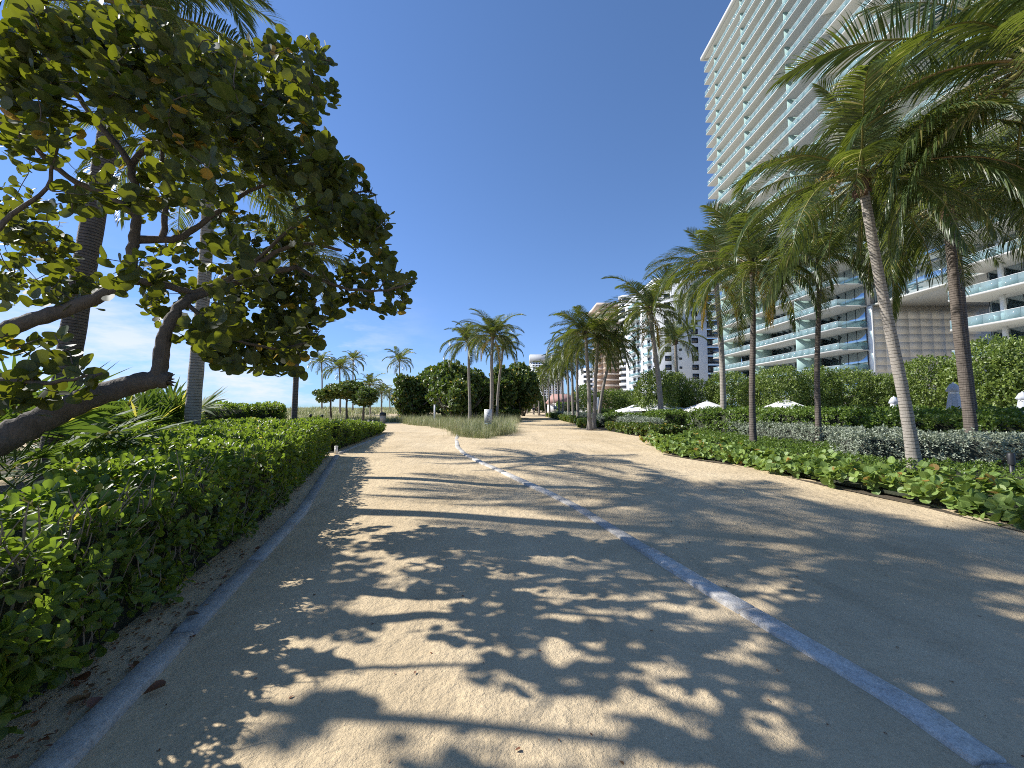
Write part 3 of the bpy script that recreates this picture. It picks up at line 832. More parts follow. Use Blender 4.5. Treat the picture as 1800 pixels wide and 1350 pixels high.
def palm(base, top, r, label, seed, nf=22, fs=1.0, lo=False, bark=None, old=0, group=None, emax=84, emin=-24, lean=1.6, wind=None):
    rr = random.Random(seed)
    base, top = np.array(base, float), np.array(top, float)
    base[2] = float(height(base[0], base[1])) - 0.02
    root = empty('palm_tree', tuple(base), label, 'palm tree', group)
    n = 12 if lo else 46
    pts, rad = [], []
    for i in range(n + 1):
        t = i / n
        s = t ** lean * 0.6 + 0.4 * t if lean > 1 else t
        p = base + (top - base) * np.array([s, s, t])
        p[0] += 0.05 * math.sin(t * 5 + seed) * (top[2] - base[2]) * 0.12 * t * (1 - t) * 4
        fl = 1 + 0.65 * math.exp(-t * (top[2] - base[2]) / 0.35)
        pts.append(p); rad.append(r * (1.05 - 0.28 * t) * fl * (1 + (0 if lo else rr.uniform(-0.03, 0.03))))
    part('trunk', MB().tube(pts, rad, 8 if lo else 16, wob=0 if lo else 0.02, rnd=rr).mesh('trunk', [bark or M_TRUNK], smooth=True), root)
    k = r / 0.14 * 0.85
    part('crown_base', BOOT[seed % 3], root, Matrix.Translation(Vector(top)) @ Matrix.Rotation(seed, 4, 'Z') @ Matrix.Diagonal((k, k, 1 if not lo else 0.8, 1)))
    lib = FR_LO if lo else FR_HI
    for i in range(nf):
        f = i / (nf - 1)
        e = emax + (emin - emax) * f ** 0.85 + rr.uniform(-7, 7)
        cls = min(ELEV, key=lambda q: abs(q - e))
        az = i * 2.39996 + seed + rr.uniform(-.25, .25)
        if wind is not None and rr.random() < 0.25: az = wind + rr.uniform(-0.9, 0.9)
        sc = 0.9 * fs * rr.uniform(0.85, 1.1) * (0.8 if e > 70 else 1.0)
        me = rr.choice(lib[cls])
        M = Matrix.Translation(Vector(top) + Vector((math.cos(az) * r * 0.6, math.sin(az) * r * 0.6, 0.05))) @ Matrix.Rotation(az, 4, 'Z') @ Matrix.Rotation(-R((e - cls) * 0.6), 4, 'Y') @ Matrix.Rotation(R(rr.uniform(-14, 14)), 4, 'X') @ Matrix.Scale(sc, 4)
        part('frond', me, root, M)
    if not lo and r < 0.2:
        for i in range(3):
            az = rr.uniform(0, 6.28)
            part('flower_stalk', STALK[i % 2], root, Matrix.Translation(Vector(top) + Vector((0, 0, 0.02))) @ Matrix.Rotation(az, 4, 'Z') @ Matrix.Scale(fs * rr.uniform(0.8, 1.1), 4))
    for i in range(old):
        az = rr.uniform(0, 6.28)
        M = Matrix.Translation(Vector(top) + Vector((0, 0, -0.1))) @ Matrix.Rotation(az, 4, 'Z') @ Matrix.Scale(fs * rr.uniform(0.6, 0.8), 4)
        part('frond', FR_OLD[i % 2], root, M, label='yellowed dying frond hanging beside the trunk')
    return root
def palm_px(bx, tx, ty, Y, r, label, seed, Yt=None, **k):
    """base under pixel column bx and crown at pixel (tx, ty), at depth Y"""
    b = at(bx, 716, Y); t = at(tx, ty, Yt or Y)
    return palm((b[0], Y, 0), t, r, label, seed, **k)
# near palms on the right
palm_px(1603, 1515, 318, 8.2, 0.104, 'leaning pale grey palm nearest the path at right, rising from the sea grape', 1, Yt=7.9, nf=26, fs=0.95, lean=1.25)
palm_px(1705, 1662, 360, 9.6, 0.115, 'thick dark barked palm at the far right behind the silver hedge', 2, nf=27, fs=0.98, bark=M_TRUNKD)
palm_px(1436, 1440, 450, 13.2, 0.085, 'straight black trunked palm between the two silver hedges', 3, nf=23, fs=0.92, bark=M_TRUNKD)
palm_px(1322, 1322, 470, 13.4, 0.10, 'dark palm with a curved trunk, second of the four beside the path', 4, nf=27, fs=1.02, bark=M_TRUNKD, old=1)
palm_px(1273, 1258, 480, 18.6, 0.135, 'pale straight palm at the left of the four beside the path', 5, nf=29, fs=1.14, old=2)
palm_px(1163, 1142, 545, 25.4, 0.17, 'thin pale palm standing at the corner of the box hedge', 6, nf=28, fs=1.14, old=2)
palm_px(1194, 1187, 600, 34, 0.16, 'slim palm behind the box hedge in front of the white building', 7, nf=20, fs=1.0)
palm((9.4, 5.6, 0), (8.9, 6.1, 7.3), 0.17, 'palm beyond the right edge whose long fronds hang into the top corner', 8, nf=38, fs=1.2)
palm((15.5, 13, 0), (15.3, 13, 8.2), 0.16, 'palm at the right edge whose crown fills the corner behind the dark trunk', 9, nf=30, fs=1.05, bark=M_TRUNKD)
# left palms
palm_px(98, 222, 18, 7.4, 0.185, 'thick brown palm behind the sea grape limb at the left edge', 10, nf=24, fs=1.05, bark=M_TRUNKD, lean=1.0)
palm_px(340, 372, 270, 9.8, 0.165, 'grey palm rising out of the hedge behind the sea grape canopy', 11, nf=24, fs=1.05)
palm_px(518, 522, 455, 14.2, 0.10, 'thin dark palm beside the flat topped hedge block', 12, nf=22, fs=0.95, bark=M_TRUNKD)
# mid palms behind the sign
palm_px(863, 866, 590, 30, 0.15, 'palm directly behind the white sign with a full crown', 13, nf=32, fs=0.9, old=2)
palm_px(826, 824, 602, 36, 0.14, 'slender palm left of the sign palm, crown leaning seaward', 14, nf=28, fs=0.95)
palm_px(873, 884, 612, 39, 0.14, 'palm half hidden behind the sign palm', 15, nf=20, fs=0.9)
# distant palms on the dune
for i, (bx, tx, ty, Y, fs, lb) in enumerate([
        (566, 565, 636, 68, 0.95, 'slender dune palm just right of the hanging sea grape leaves'),
        (598, 597, 646, 54, 0.9, 'yellowish dune palm behind the small round trees'),
        (620, 621, 632, 74, 0.95, 'tall dune palm right of the yellowish one'),
        (651, 650, 676, 58, 0.85, 'short dune palm over the right end of the small trees'),
        (671, 671, 690, 62, 0.8, 'smallest bushy dune palm before the black bin'),
        (686, 684, 690, 84, 0.8, 'small far dune palm left of the tall lone one'),
        (702, 702, 634, 66, 1.05, 'tall lone dune palm against open sky left of the thicket')]):
    palm_px(bx, tx, ty, Y, 0.13, lb, 30 + i, nf=22, fs=fs, lo=True, bark=M_TRUNKF)
# palms along the right side of the far path
far = [(1036, 1030, 588, 26.5, 1.0, 'left palm of the twin pair at the path edge'),
       (1043, 1052, 596, 27.2, 1.0, 'right palm of the twin pair at the path edge'),
       (1050, 1078, 612, 33, 0.95, 'palm leaning right behind the twin pair'),
       (1016, 1014, 618, 35, 0.95, 'first palm to the left of the twin pair'),
       (1008, 1004, 632, 40, 0.9, 'second palm to the left of the twin pair'),
       (1000, 996, 628, 45, 0.95, 'third palm to the left of the twin pair'),
       (990, 986, 642, 50, 0.9, 'fourth palm to the left of the twin pair'),
       (983, 980, 655, 54, 0.85, 'fifth palm to the left of the twin pair'),
       (966, 964, 652, 58, 0.95, 'sixth palm left of the twins, before the small grey sign'),
       (960, 952, 662, 64, 0.9, 'seventh palm left of the twins, nearest the walkers'),
       (948, 946, 672, 74, 0.9, 'palm just right of the two walkers'),
       (938, 944, 676, 84, 0.85, 'leaning pale palm just behind the two walkers'),
       (927, 926, 680, 96, 0.8, 'far palm left of the two walkers'),
       (974, 972, 668, 88, 0.9, 'farthest palm behind the small grey sign')]
for i, (bx, tx, ty, Y, fs, lb) in enumerate(far):
    palm_px(bx, tx, ty, Y, 0.14, lb, 50 + i, nf=27, fs=fs, lo=Y > 52, bark=M_TRUNKF, group='palms along the far path')

# ------------------------------------------------------------------ the big sea grape tree at the left
tree_loc = (-6.1, 3.3, 0.0)
grape = empty('sea_grape_tree', tree_loc, 'large sea grape tree leaning in from the left with round backlit leaves', 'tree')
def limb_px(pts): return [at(x, y, Y) for (x, y, Y) in pts]
def smooth_path(P, n=5):
    P = [np.array(p, float) for p in P]; out = []
    for i in range(len(P) - 1):
        p0, p1, p2, p3 = P[max(i - 1, 0)], P[i], P[i + 1], P[min(i + 2, len(P) - 1)]
        for k in range(n):
            t = k / n
            out.append(0.5 * ((2 * p1) + (-p0 + p2) * t + (2 * p0 - 5 * p1 + 4 * p2 - p3) * t * t + (-p0 + 3 * p1 - 3 * p2 + p3) * t ** 3))
    out.append(P[-1]); return out
limbs = [
    ([(-420, 1050, 3.3), (-200, 880, 3.3), (-60, 803, 3.3), (0, 774, 3.4), (60, 745, 3.5), (130, 711, 3.65), (210, 682, 3.85), (265, 668, 3.95), (298, 667, 4.0)], 0.15, 0.088),
    ([(282, 667, 3.97), (283, 625, 3.95), (289, 590, 3.95), (300, 562, 3.97), (325, 530, 4.1), (380, 508, 4.4), (450, 485, 4.7), (520, 470, 4.9)], 0.075, 0.03),
    ([(-420, 1000, 3.1), (-300, 760, 3.1), (-90, 628, 3.25), (0, 585, 3.4), (60, 562, 3.5), (140, 536, 3.65), (200, 508, 3.78), (226, 492, 3.8), (233, 440, 3.85), (240, 385, 3.95), (238, 330, 4.0), (232, 292, 4.05), (262, 258, 4.1), (330, 207, 4.2), (420, 186, 4.3), (480, 180, 4.35), (545, 145, 4.4)], 0.088, 0.012),
    ([(226, 492, 3.8), (290, 500, 4.0), (350, 512, 4.25), (430, 475, 4.5), (520, 430, 4.7), (600, 440, 4.8)], 0.045, 0.018),
    ([(236, 421, 3.9), (300, 420, 4.1), (340, 405, 4.25), (390, 368, 4.4), (450, 330, 4.55), (560, 300, 4.6)], 0.045, 0.015),
    ([(288, 420, 4.05), (290, 370, 4.1), (293, 320, 4.15), (285, 262, 4.2), (300, 180, 4.3), (330, 110, 4.4)], 0.034, 0.012),
    ([(239, 378, 3.95), (190, 345, 3.9), (120, 312, 3.75), (50, 250, 3.6), (-60, 180, 3.4)], 0.04, 0.015),
    ([(233, 292, 4.05), (175, 218, 4.0), (128, 160, 3.9), (80, 90, 3.8), (30, -40, 3.7)], 0.035, 0.015),
    ([(-90, 628, 3.25), (-40, 450, 3.3), (20, 380, 3.4), (80, 330, 3.5), (100, 250, 3.5)], 0.03, 0.012),
    ([(520, 470, 4.9), (600, 505, 4.85), (680, 510, 4.8), (728, 492, 4.8)], 0.028, 0.008),
    ([(-120, 660, 2.9), (0, 668, 2.95), (90, 672, 3.0), (180, 655, 3.05)], 0.03, 0.01),
    ([(325, 530, 4.1), (400, 590, 4.3), (480, 612, 4.45), (550, 600, 4.6)], 0.026, 0.01),
    ([(430, 475, 4.5), (540, 380, 4.8), (620, 340, 4.9), (660, 340, 4.9)], 0.022, 0.008),
    ([(-300, 760, 3.1), (-320, 420, 3.2), (-260, 150, 3.4), (-120, -80, 3.6), (80, -220, 3.9)], 0.07, 0.02),
]
nodes, nrad = [], []
LM = []
for i, (pts, r0, r1) in enumerate(limbs):
    P = smooth_path(limb_px(pts), 5)
    n = len(P); rr = random.Random(i)
    rad = [r0 + (r1 - r0) * (k / (n - 1)) ** 0.8 for k in range(n)]
    P = [p + np.array([rr.gauss(0, 0.006), rr.gauss(0, 0.006), rr.gauss(0, 0.006)]) for p in P]
    m = MB().tube(P, rad, 12 if i < 3 else 8, wob=0.07, rnd=rr)
    if i == 0:
        q = P[-1]
        for a in range(7):
            d = np.array([0.05 + rr.random() * 0.05, rr.uniform(-0.05, 0.05), rr.uniform(-0.06, 0.06)])
            m.tube([q - d * 0.6 + np.array([0, d[1], d[2]]), q + d * 0.9 + np.array([0, d[1], d[2]])], [0.03, 0.004], 5)
    part('trunk' if i == 0 else 'limb', m.mesh('limb', [M_BARK], smooth=True), grape)
    if i == 0: P = P[-6:]; rad = rad[-6:]
    for p, q in zip(P[4 if i else 0:], rad[4 if i else 0:]): nodes.append(p); nrad.append(q)
regions = [
    ([(230, 240), (470, 220), (530, 400), (500, 560), (340, 590), (235, 520)], 78, (4.95, 6.0)),
    ([(0, 240), (225, 240), (230, 520), (0, 530)], 30, (4.95, 5.8)),
    ([(0, 0), (245, 0), (300, 50), (420, 80), (450, 62), (530, 60), (565, 70), (596, 100), (582, 170), (548, 228), (598, 250), (636, 300), (660, 345), (684, 395), (686, 445), (733, 488), (712, 530), (650, 543), (580, 555), (558, 598), (500, 632), (440, 645), (400, 618), (345, 585), (240, 548), (120, 515), (0, 525)], 430, (2.6, 5.3)),
    ([(0, 570), (90, 575), (205, 640), (200, 672), (100, 690), (0, 700)], 11, (2.8, 3.2)),
    ([(440, 560), (560, 575), (570, 610), (500, 645), (430, 640)], 22, (3.6, 5.0)),
    ([(330, 575), (430, 590), (400, 640), (330, 600)], 12, (3.6, 5.0))
    ,([(240, 470), (560, 470), (600, 540), (540, 590), (400, 590), (300, 560)], 48, (3.2, 5.0)),
    ([(0, 20), (240, 10), (250, 160), (120, 260), (0, 260)], 40, (2.6, 4.0)),
    ([(560, 250), (640, 310), (684, 400), (686, 445), (730, 490), (700, 535), (600, 530), (520, 440)], 62, (3.8, 5.2)),
    ([(-600, -60), (0, -60), (0, 560), (-200, 700), (-600, 500)], 26, (2.8, 4.2)),
    ([(-500, -330), (120, -330), (330, -150), (235, -10), (-500, -10)], 14, (3.4, 5.0)),
]
gr = np.random.default_rng(42)
att = []
holes = [(265, 405, 30), (60, 480, 34), (150, 470, 22), (120, 178, 26), (330, 545, 24), (30, 330, 18), (215, 555, 40), (545, 235, 16)]
FAC = 1.2
THIN = 0.10
for poly, n, (ya, yb) in regions:
    n = max(4, int(n * FAC))
    mn, mx = np.min(poly, 0), np.max(poly, 0); got = 0
    while got < n:
        q = gr.random(2) * (mx - mn) + mn
        if not in_poly(q[None], poly)[0]: continue
        if any((q[0] - h[0]) ** 2 + (q[1] - h[1]) ** 2 < h[2] ** 2 for h in holes): continue
        Yq = gr.uniform(ya, yb) if (q[1] > 560 and q[0] < 230) or ya > 4.9 else gr.uniform(2.9, 5.3) if q[0] < 420 else gr.uniform(3.6, 5.6)
        P_ = at(q[0], q[1], Yq)
        if P_[2] < 0.4: continue
        G_ = P_ - np.array(sd) * (P_[2] / sd[2])          # where its shadow falls: keep the canopy thin over the dappled part of the path
        gx, gy, gf = project(G_)
        if gf[0] > 0.3 and 640 < gx[0] < 1460 and 975 < gy[0] < 1300 and gr.random() > THIN: continue
        att.append(P_); got += 1
att = np.array(att)
NP = list(nodes); NR = list(nrad)
arr = np.array(NP)
dist = np.min(np.linalg.norm(att[:, None] - arr[None], axis=-1), axis=1)
order = np.argsort(dist)
twm = MB(); tips, tipd = [], []
for a in order:
    p = att[a]; arr = np.array(NP)
    dd = np.linalg.norm(arr - p, axis=1); j = int(np.argmin(dd)); b = arr[j]
    L = dd[j]
    mid = (b + p) / 2 + gr.normal(0, 0.08 * L, 3) + np.array([0, 0, -0.06 * L])
    r0 = min(NR[j] * 0.7, 0.006 + 0.011 * L); r0 = max(r0, 0.0045)
    path = smooth_path([b, mid, p], 3)
    twm.tube(path, list(np.linspace(r0, max(0.0035, r0 * 0.5), len(path))), 5, cap=False)
    for k, q in enumerate(path[2:]):
        NP.append(q); NR.append(r0 * (1 - 0.08 * k))
    tips.append(p); tipd.append(unit(p - mid + gr.normal(0, 0.15, 3) * max(L, 0.2) + np.array([0.04, 0, 0.10])))
part('twigs', twm.mesh('twigs', [M_BARK], smooth=True), grape, stuff=True)
tips = np.array(tips); tipd = unit(np.array(tipd))
# leaves alternate along the last 0.3 m of every twig
LP, LD, LU, LS = [], [], [], []
for p, d in zip(tips, tipd):
    k = int(gr.integers(7, 13)); b = unit(np.cross(d, gr.normal(0, 1, 3))); c = np.cross(d, b)
    base = gr.uniform(0.09, 0.132)
    for i in range(k):
        th = i * math.pi + gr.normal(0, 0.6) + (i // 2) * 0.8
        rad = math.cos(th) * b + math.sin(th) * c
        t = i / k
        q = p - d * (0.26 * (1 - t)) + gr.normal(0, 0.015, 3)
        al = R(gr.normal(62, 14)) * (1 - 0.45 * t)
        dd = math.cos(al) * d + math.sin(al) * rad
        LP.append(q + dd * 0.03); LD.append(dd); LU.append(d * 0.4 + np.array([0.22, -0.55, 0.30]) + gr.normal(0, 0.5, 3)); LS.append(base * gr.uniform(0.72, 1.15) * (1 - 0.28 * t ** 3))
LP, LD, LU, LS = np.array(LP), np.array(LD), np.array(LU), np.array(LS)
LF = frames(LD, LU)
x, y, f = project(LP)
vis = (f > 0.3) & (x > 8) & (x < 1792) & (y > 8) & (y < 1340)
sel = np.argsort(-np.where(vis, LS / np.maximum(f, 0.2) * gr.uniform(0.8, 1, len(LS)), -1))[:300]
keep = np.ones(len(LP), bool); keep[sel] = False
leaf_parts(grape, ME_GRAPE, LP, LF, LS, sel)
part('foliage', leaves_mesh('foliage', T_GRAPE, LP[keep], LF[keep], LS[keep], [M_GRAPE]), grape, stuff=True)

# ------------------------------------------------------------------ other trees
def crown_mesh(name, rad, n, k, leaf, seed, T, mat, boxy=2.0, flat=0.0, lobes=9):
    r = np.random.default_rng(seed)
    d = unit(r.normal(0, 1, (n, 3)))
    L = unit(r.normal(0, 1, (lobes, 3)))
    sup = (np.abs(d) ** boxy).sum(1) ** (-1 / boxy)
    bulge = 0.74 + 0.36 * np.max(np.clip(d @ L.T, 0, 1) ** 3, axis=1) + 0.05 * np.sin(d[:, 0] * 9) * np.sin(d[:, 1] * 8 + 1) 
    rr_ = np.where(r.random(n) < 0.72, r.uniform(0.86, 1.05, n), r.uniform(0.45, 0.9, n))
    P = d * (sup * bulge * rr_)[:, None] * np.array(rad)
    A = unit(d * np.array([1, 1, 0.7]) + np.array([0, 0, 0.5]) + r.normal(0, 0.35, (n, 3)))
    Q, F, D = rosettes(P, A, k, (25, 95), stem=leaf * 1.1, jitter=0.5, r=r)
    sc = leaf * r.uniform(0.6, 1.25, len(Q))
    return leaves_mesh(name, T, Q, F, sc, [mat], tint=r.random(len(Q)))
def trunk_mesh(h, r0, top, seed, stems=1, spread=0.5, mat=M_BARK):
    r = random.Random(seed); m = MB()
    for s in range(stems):
        a = 6.28 * s / max(1, stems) + r.uniform(-.5, .5)
        b0 = np.array([math.cos(a), math.sin(a), 0]) * (0.12 * spread if stems > 1 else 0)
        t = np.array([math.cos(a) * spread, math.sin(a) * spread, h]) if stems > 1 else np.array([r.uniform(-.1, .1), r.uniform(-.1, .1), h])
        mid = (b0 + t) / 2 + np.array([r.uniform(-.15, .15), r.uniform(-.15, .15), 0])
        P = smooth_path([b0, mid, t], 4)
        m.tube(P, list(np.linspace(r0, r0 * 0.6, len(P))), 8)
        for b in range(5):
            a2 = r.uniform(0, 6.28)
            e = t + np.array([math.cos(a2) * top * r.uniform(.4, .8), math.sin(a2) * top * r.uniform(.4, .8), top * r.uniform(0.3, 0.9)])
            P = smooth_path([t, (t + e) / 2 + np.array([0, 0, -0.1]), e], 3)
            m.tube(P, list(np.linspace(r0 * 0.5, r0 * 0.15, len(P))), 6, cap=False)
    return m.mesh('trunk', [mat], smooth=True)
CL = [crown_mesh('crown', (1.0, 1.0, 1.0), 1700, 5, 0.10, 60 + i, T_OBOVL, M_FICUS, boxy=2.7, lobes=26) for i in range(4)]
TK = [trunk_mesh(1.0, 0.07, 0.6, 70 + i, stems=2, spread=0.22) for i in range(2)]
ctrees = [(1152, 657, 31, 2.0, 'clipped tree with a gap under it behind the thin palm, first in the row'), (1188, 662, 33, 1.6, 'clipped tree below the white building, right of the thin palm'),
          (1228, 672, 31, 1.7, 'clipped tree just left of the first pale palm trunk'), (1278, 660, 30, 2.0, 'clipped tree between the first pale trunk and the dark curved trunk'),
          (1368, 651, 28, 2.0, 'clipped tree above the open white parasol'), (1432, 652, 27.5, 1.7, 'clipped tree behind the black palm trunk'),
          (1490, 655, 27, 2.0, 'clipped tree right of the black palm trunk, below the stone wall'), (1545, 664, 26, 1.5, 'low clipped tree left of the leaning grey palm'),
          (1628, 636, 25, 2.05, 'broad clipped tree right of the leaning grey palm'), (1685, 645, 25.5, 1.3, 'narrow clipped tree behind the closed grey parasol'),
          (1742, 606, 22, 2.3, 'tallest clipped tree right of the thick dark palm'), (1822, 600, 21, 2.4, 'clipped tree cut off by the right edge'),
          (1590, 668, 30, 1.7, 'clipped tree in the second row behind the leaning grey palm'), (1330, 668, 34, 1.9, 'clipped tree half hidden by the dark curved trunk')]
for i, (px, ty, Y, rw, lb) in enumerate(ctrees):
    t = at(px, ty, Y); zt = t[2]
    rt = empty('clipped_tree', (t[0], Y, 0), lb, 'tree', 'clipped trees along the terrace')
    zlow = 1.0
    rz = (zt - zlow) / 2
    part('crown', CL[i % 4], rt, Matrix.Translation((t[0], Y, zlow + rz * 0.98)) @ Matrix.Rotation(i * 1.3, 4, 'Z') @ Matrix.Diagonal((rw * 0.70, rw * 0.70, rz, 1)))
    part('trunk', TK[i % 2], rt, Matrix.Translation((t[0], Y, 0)) @ Matrix.Diagonal((1.1, 1.1, zlow + 0.6, 1)))
def lobed_crown(name, n, k, leaf, seed, T, mat, lobes=22):
    r = np.random.default_rng(seed)
    c = unit(r.normal(0, 1, (lobes, 3))) * r.uniform(0.42, 0.86, (lobes, 1)); c[:, 2] *= 0.85
    rad = r.uniform(0.18, 0.42, lobes)
    w = rad ** 2; j = r.choice(lobes, n, p=w / w.sum())
    d = unit(r.normal(0, 1, (n, 3)) + np.array([0, 0, 0.25]))
    P = c[j] + d * (rad[j] * np.where(r.random(n) < 0.75, r.uniform(0.85, 1.08, n), r.uniform(0.3, 0.9, n)))[:, None]
    P[:, 2] = np.maximum(P[:, 2], -0.95 + 0.1 * r.random(n))
    A = unit(d + np.array([0, 0, 0.4]) + r.normal(0, 0.35, (n, 3)))
    Q, F, D = rosettes(P, A, k, (25, 95), stem=leaf * 1.1, jitter=0.5, r=r)
    return leaves_mesh(name, T, Q, F, leaf * r.uniform(0.6, 1.25, len(Q)), [mat], tint=r.random(len(Q)))
TH = [lobed_crown('crown', 1900, 6, 0.085, 80 + i, T_GRAPEL, M_THICK) for i in range(3)]
TKM = [trunk_mesh(1.0, 0.07, 0.9, 90 + i, stems=6, spread=0.75) for i in range(2)]
thick = [(722, 662, 44, 2.2, 'sea grape at the left end of the dark thicket'), (748, 646, 46, 2.6, 'sea grape second from the left in the dark thicket'),
         (790, 636, 43, 3.0, 'tallest sea grape in the middle of the dark thicket'), (832, 648, 45, 2.6, 'sea grape behind the slender palm in the thicket'),
         (872, 640, 50, 3.0, 'sea grape behind the sign palm in the thicket'), (908, 640, 54, 3.2, 'dark sea grape at the right end of the thicket by the path'),
         (805, 668, 39, 2.0, 'low bright sea grape at the front of the thicket'), (920, 664, 70, 3.0, 'sea grape farther along the left of the far path')]
for i, (px, ty, Y, rw, lb) in enumerate(thick):
    t = at(px, ty, Y); zg = float(height(t[0], Y)); zt = t[2]
    rt = empty('sea_grape_tree', (t[0], Y, zg), lb, 'tree', 'sea grapes of the thicket')
    rz = (zt - zg) / 2
    part('crown', TH[i % 3], rt, Matrix.Translation((t[0], Y, zg + rz * 1.06)) @ Matrix.Rotation(i * 1.7, 4, 'Z') @ Matrix.Diagonal((rw, rw, rz * 0.98, 1)))
    part('trunk', TKM[i % 2], rt, Matrix.Translation((t[0], Y, zg)) @ Matrix.Diagonal((2, 2, zt * 0.35, 1)))
for i, (px, ty, Y, rw, lb) in enumerate([(584, 674, 42, 1.9, 'small round crowned tree at the left of three on the dune'), (612, 670, 41, 2.0, 'small round crowned tree in the middle of three on the dune'),
                                         (640, 680, 39, 1.5, 'small round crowned tree on the right of three on the dune')]):
    t = at(px, ty, Y); zg = float(height(t[0], Y)); zt = t[2]
    rt = empty('small_tree', (t[0], Y, zg), lb, 'tree', 'small trees on the dune')
    part('crown', TH[(i + 1) % 3], rt, Matrix.Translation((t[0], Y, zt - 1.05)) @ Matrix.Rotation(i * 2.1, 4, 'Z') @ Matrix.Diagonal((rw, rw, 1.1, 1)))
    part('trunk', trunk_mesh(1.0, 0.13, 0.7, 140 + i, stems=1), rt, Matrix.Translation((t[0], Y, zg)) @ Matrix.Diagonal((1, 1, max(0.8, zt - 1.6 - zg), 1)))
# hedge-like dark trees before the white building and the far treeline
for i, (px, ty, Y, rw, ry, lb) in enumerate([(1075, 690, 52, 2.6, 1.2, 'dark hedge tree beside the tall white pillar'), (1105, 694, 56, 2.8, 1.2, 'dark hedge tree under the curved white tower'), (1128, 698, 50, 2.0, 1.2, 'dark low tree left of the first clipped tree')]):
    t = at(px, ty, Y)
    rt = empty('dark_tree', (t[0], Y, 0), lb, 'tree', 'dark trees behind the terrace')
    part('crown', CL[i % 3], rt, Matrix.Translation((t[0], Y, t[2] / 2 + 0.1)) @ Matrix.Rotation(i, 4, 'Z') @ Matrix.Diagonal((rw, ry * 1.5, t[2] / 2, 1)))
    part('trunk', TK[0], rt, Matrix.Translation((t[0], Y, 0)) @ Matrix.Diagonal((1.2, 1.2, 1.0, 1)))
r = np.random.default_rng(9)
n = 5200
P = np.column_stack([r.uniform(-30, 26, n), r.uniform(112, 128, n), np.zeros(n)])
hh = 5.0 + 2.2 * np.sin(P[:, 0] * 0.31 + 1) + 1.2 * np.sin(P[:, 0] * 0.93)
P[:, 2] = hh * r.random(n) ** 0.7
Q, F, D = rosettes(P, unit(np.column_stack([r.normal(0, .4, n), -0.6 + r.normal(0, .4, n), np.ones(n)])), 6, (20, 90), 0.4, r=r)
treeline = part('treeline', leaves_mesh('treeline', T_DIAM, Q, F, r.uniform(0.4, 0.8, len(Q)), [M_THICK]), None, stuff=True)
treeline['label'] = 'mass of dark trees closing the far end of the path'

# ------------------------------------------------------------------ dune grass and palmettos
def grass_mesh(P, h, w, seed, lean=0.35, out=None):
    r = np.random.default_rng(seed); n = len(P)
    a = (r.random(n) * 6.28) if out is None else (np.arctan2(out[:, 1], out[:, 0]) + r.normal(0, 0.5, n)); dr = np.column_stack([np.cos(a), np.sin(a), np.zeros(n)]); pr = np.column_stack([-np.sin(a), np.cos(a), np.zeros(n)])
    ln = h * r.uniform(0.55, 1.15, n); bend = ln * np.clip(np.abs(r.normal(0.3, lean * 1.25, n)), 0, 1.3)
    V = np.zeros((n, 5, 3))
    b2 = P + dr * (bend * 0.3)[:, None]; b2[:, 2] += ln * 0.55
    tp = P + dr * bend[:, None]; tp[:, 2] += ln * np.clip(1 - 0.4 * (bend / ln) ** 2, 0.5, 1)
    V[:, 0] = P - pr * w; V[:, 1] = P + pr * w; V[:, 2] = b2 - pr * w * 0.8; V[:, 3] = b2 + pr * w * 0.8; V[:, 4] = tp
    fl = np.array([0, 1, 3, 2, 2, 3, 4]); loops = (fl[None] + (np.arange(n) * 5)[:, None]).ravel()
    st = (np.array([0, 4])[None] + (np.arange(n) * 7)[:, None]).ravel()
    return mesh_np('dune_grass', V.reshape(-1, 3), loops, st, [M_GRASS], uv=np.full((len(loops), 2), 1.0), tint=np.repeat(r.random(n), 2))
island_px = [(806, 764), (850, 768), (893, 759), (912, 741), (880, 733), (800, 733), (720, 736), (692, 741), (720, 747), (760, 751)]
island = [tuple(gnd(*p)[:2]) for p in island_px]
def scatter_poly(poly, n, seed):
    r = np.random.default_rng(seed); mn, mx = np.min(poly, 0), np.max(poly, 0); out = np.zeros((0, 2))
    while len(out) < n:
        q = r.random((n * 2, 2)) * (mx - mn) + mn
        out = np.concatenate([out, q[in_poly(q, poly)]])
    return out[:n]
def tufts(poly, nt_, per, h, w, seed, sd=0.12):
    r = np.random.default_rng(seed)
    c = scatter_poly(poly, nt_, seed)
    off = r.normal(0, sd, (nt_ * per, 2)); q = np.repeat(c, per, 0) + off
    P = np.column_stack([q, height(q[:, 0], q[:, 1]) - 0.02])
    hh = np.repeat(h * r.uniform(0.4, 1.2, nt_) * (0.85 + 0.2 * np.sin(c[:, 0] * 1.9) * np.sin(c[:, 1] * 1.3 + 1)), per)
    return P, hh, off
def grass(label, poly, nt_, per, h, w, seed, sd=0.12):
    P, hh, off = tufts(poly, nt_, per, h, w, seed, sd)
    o = part('dune_grass', grass_mesh(P, hh, w, seed, out=off), None, stuff=True); o['label'] = label
grass('pale green dune grass island round the white sign between the two paths', island, 1700, 30, 0.98, 0.008, 1, 0.19)
grass('taller shaggy dune grass tufts at the front of the grass island', [tuple(gnd(*p)[:2]) for p in ((806, 767), (850, 772), (896, 763), (900, 755), (850, 760), (812, 758))], 110, 60, 1.05, 0.007, 8, 0.26)
grass('dune grass in front of the thicket and dark hedge', [(-14, 40), (-1, 36), (-1.5, 46), (-14, 47), (-26, 46)], 900, 16, 0.8, 0.014, 2, 0.3)
grass('dune grass field under the small trees reaching to the sea', [(-12.5, 24), (-16, 44), (-30, 60), (-62, 66), (-62, 30), (-40, 22), (-18, 19)], 4200, 13, 0.7, 0.018, 3, 0.35)
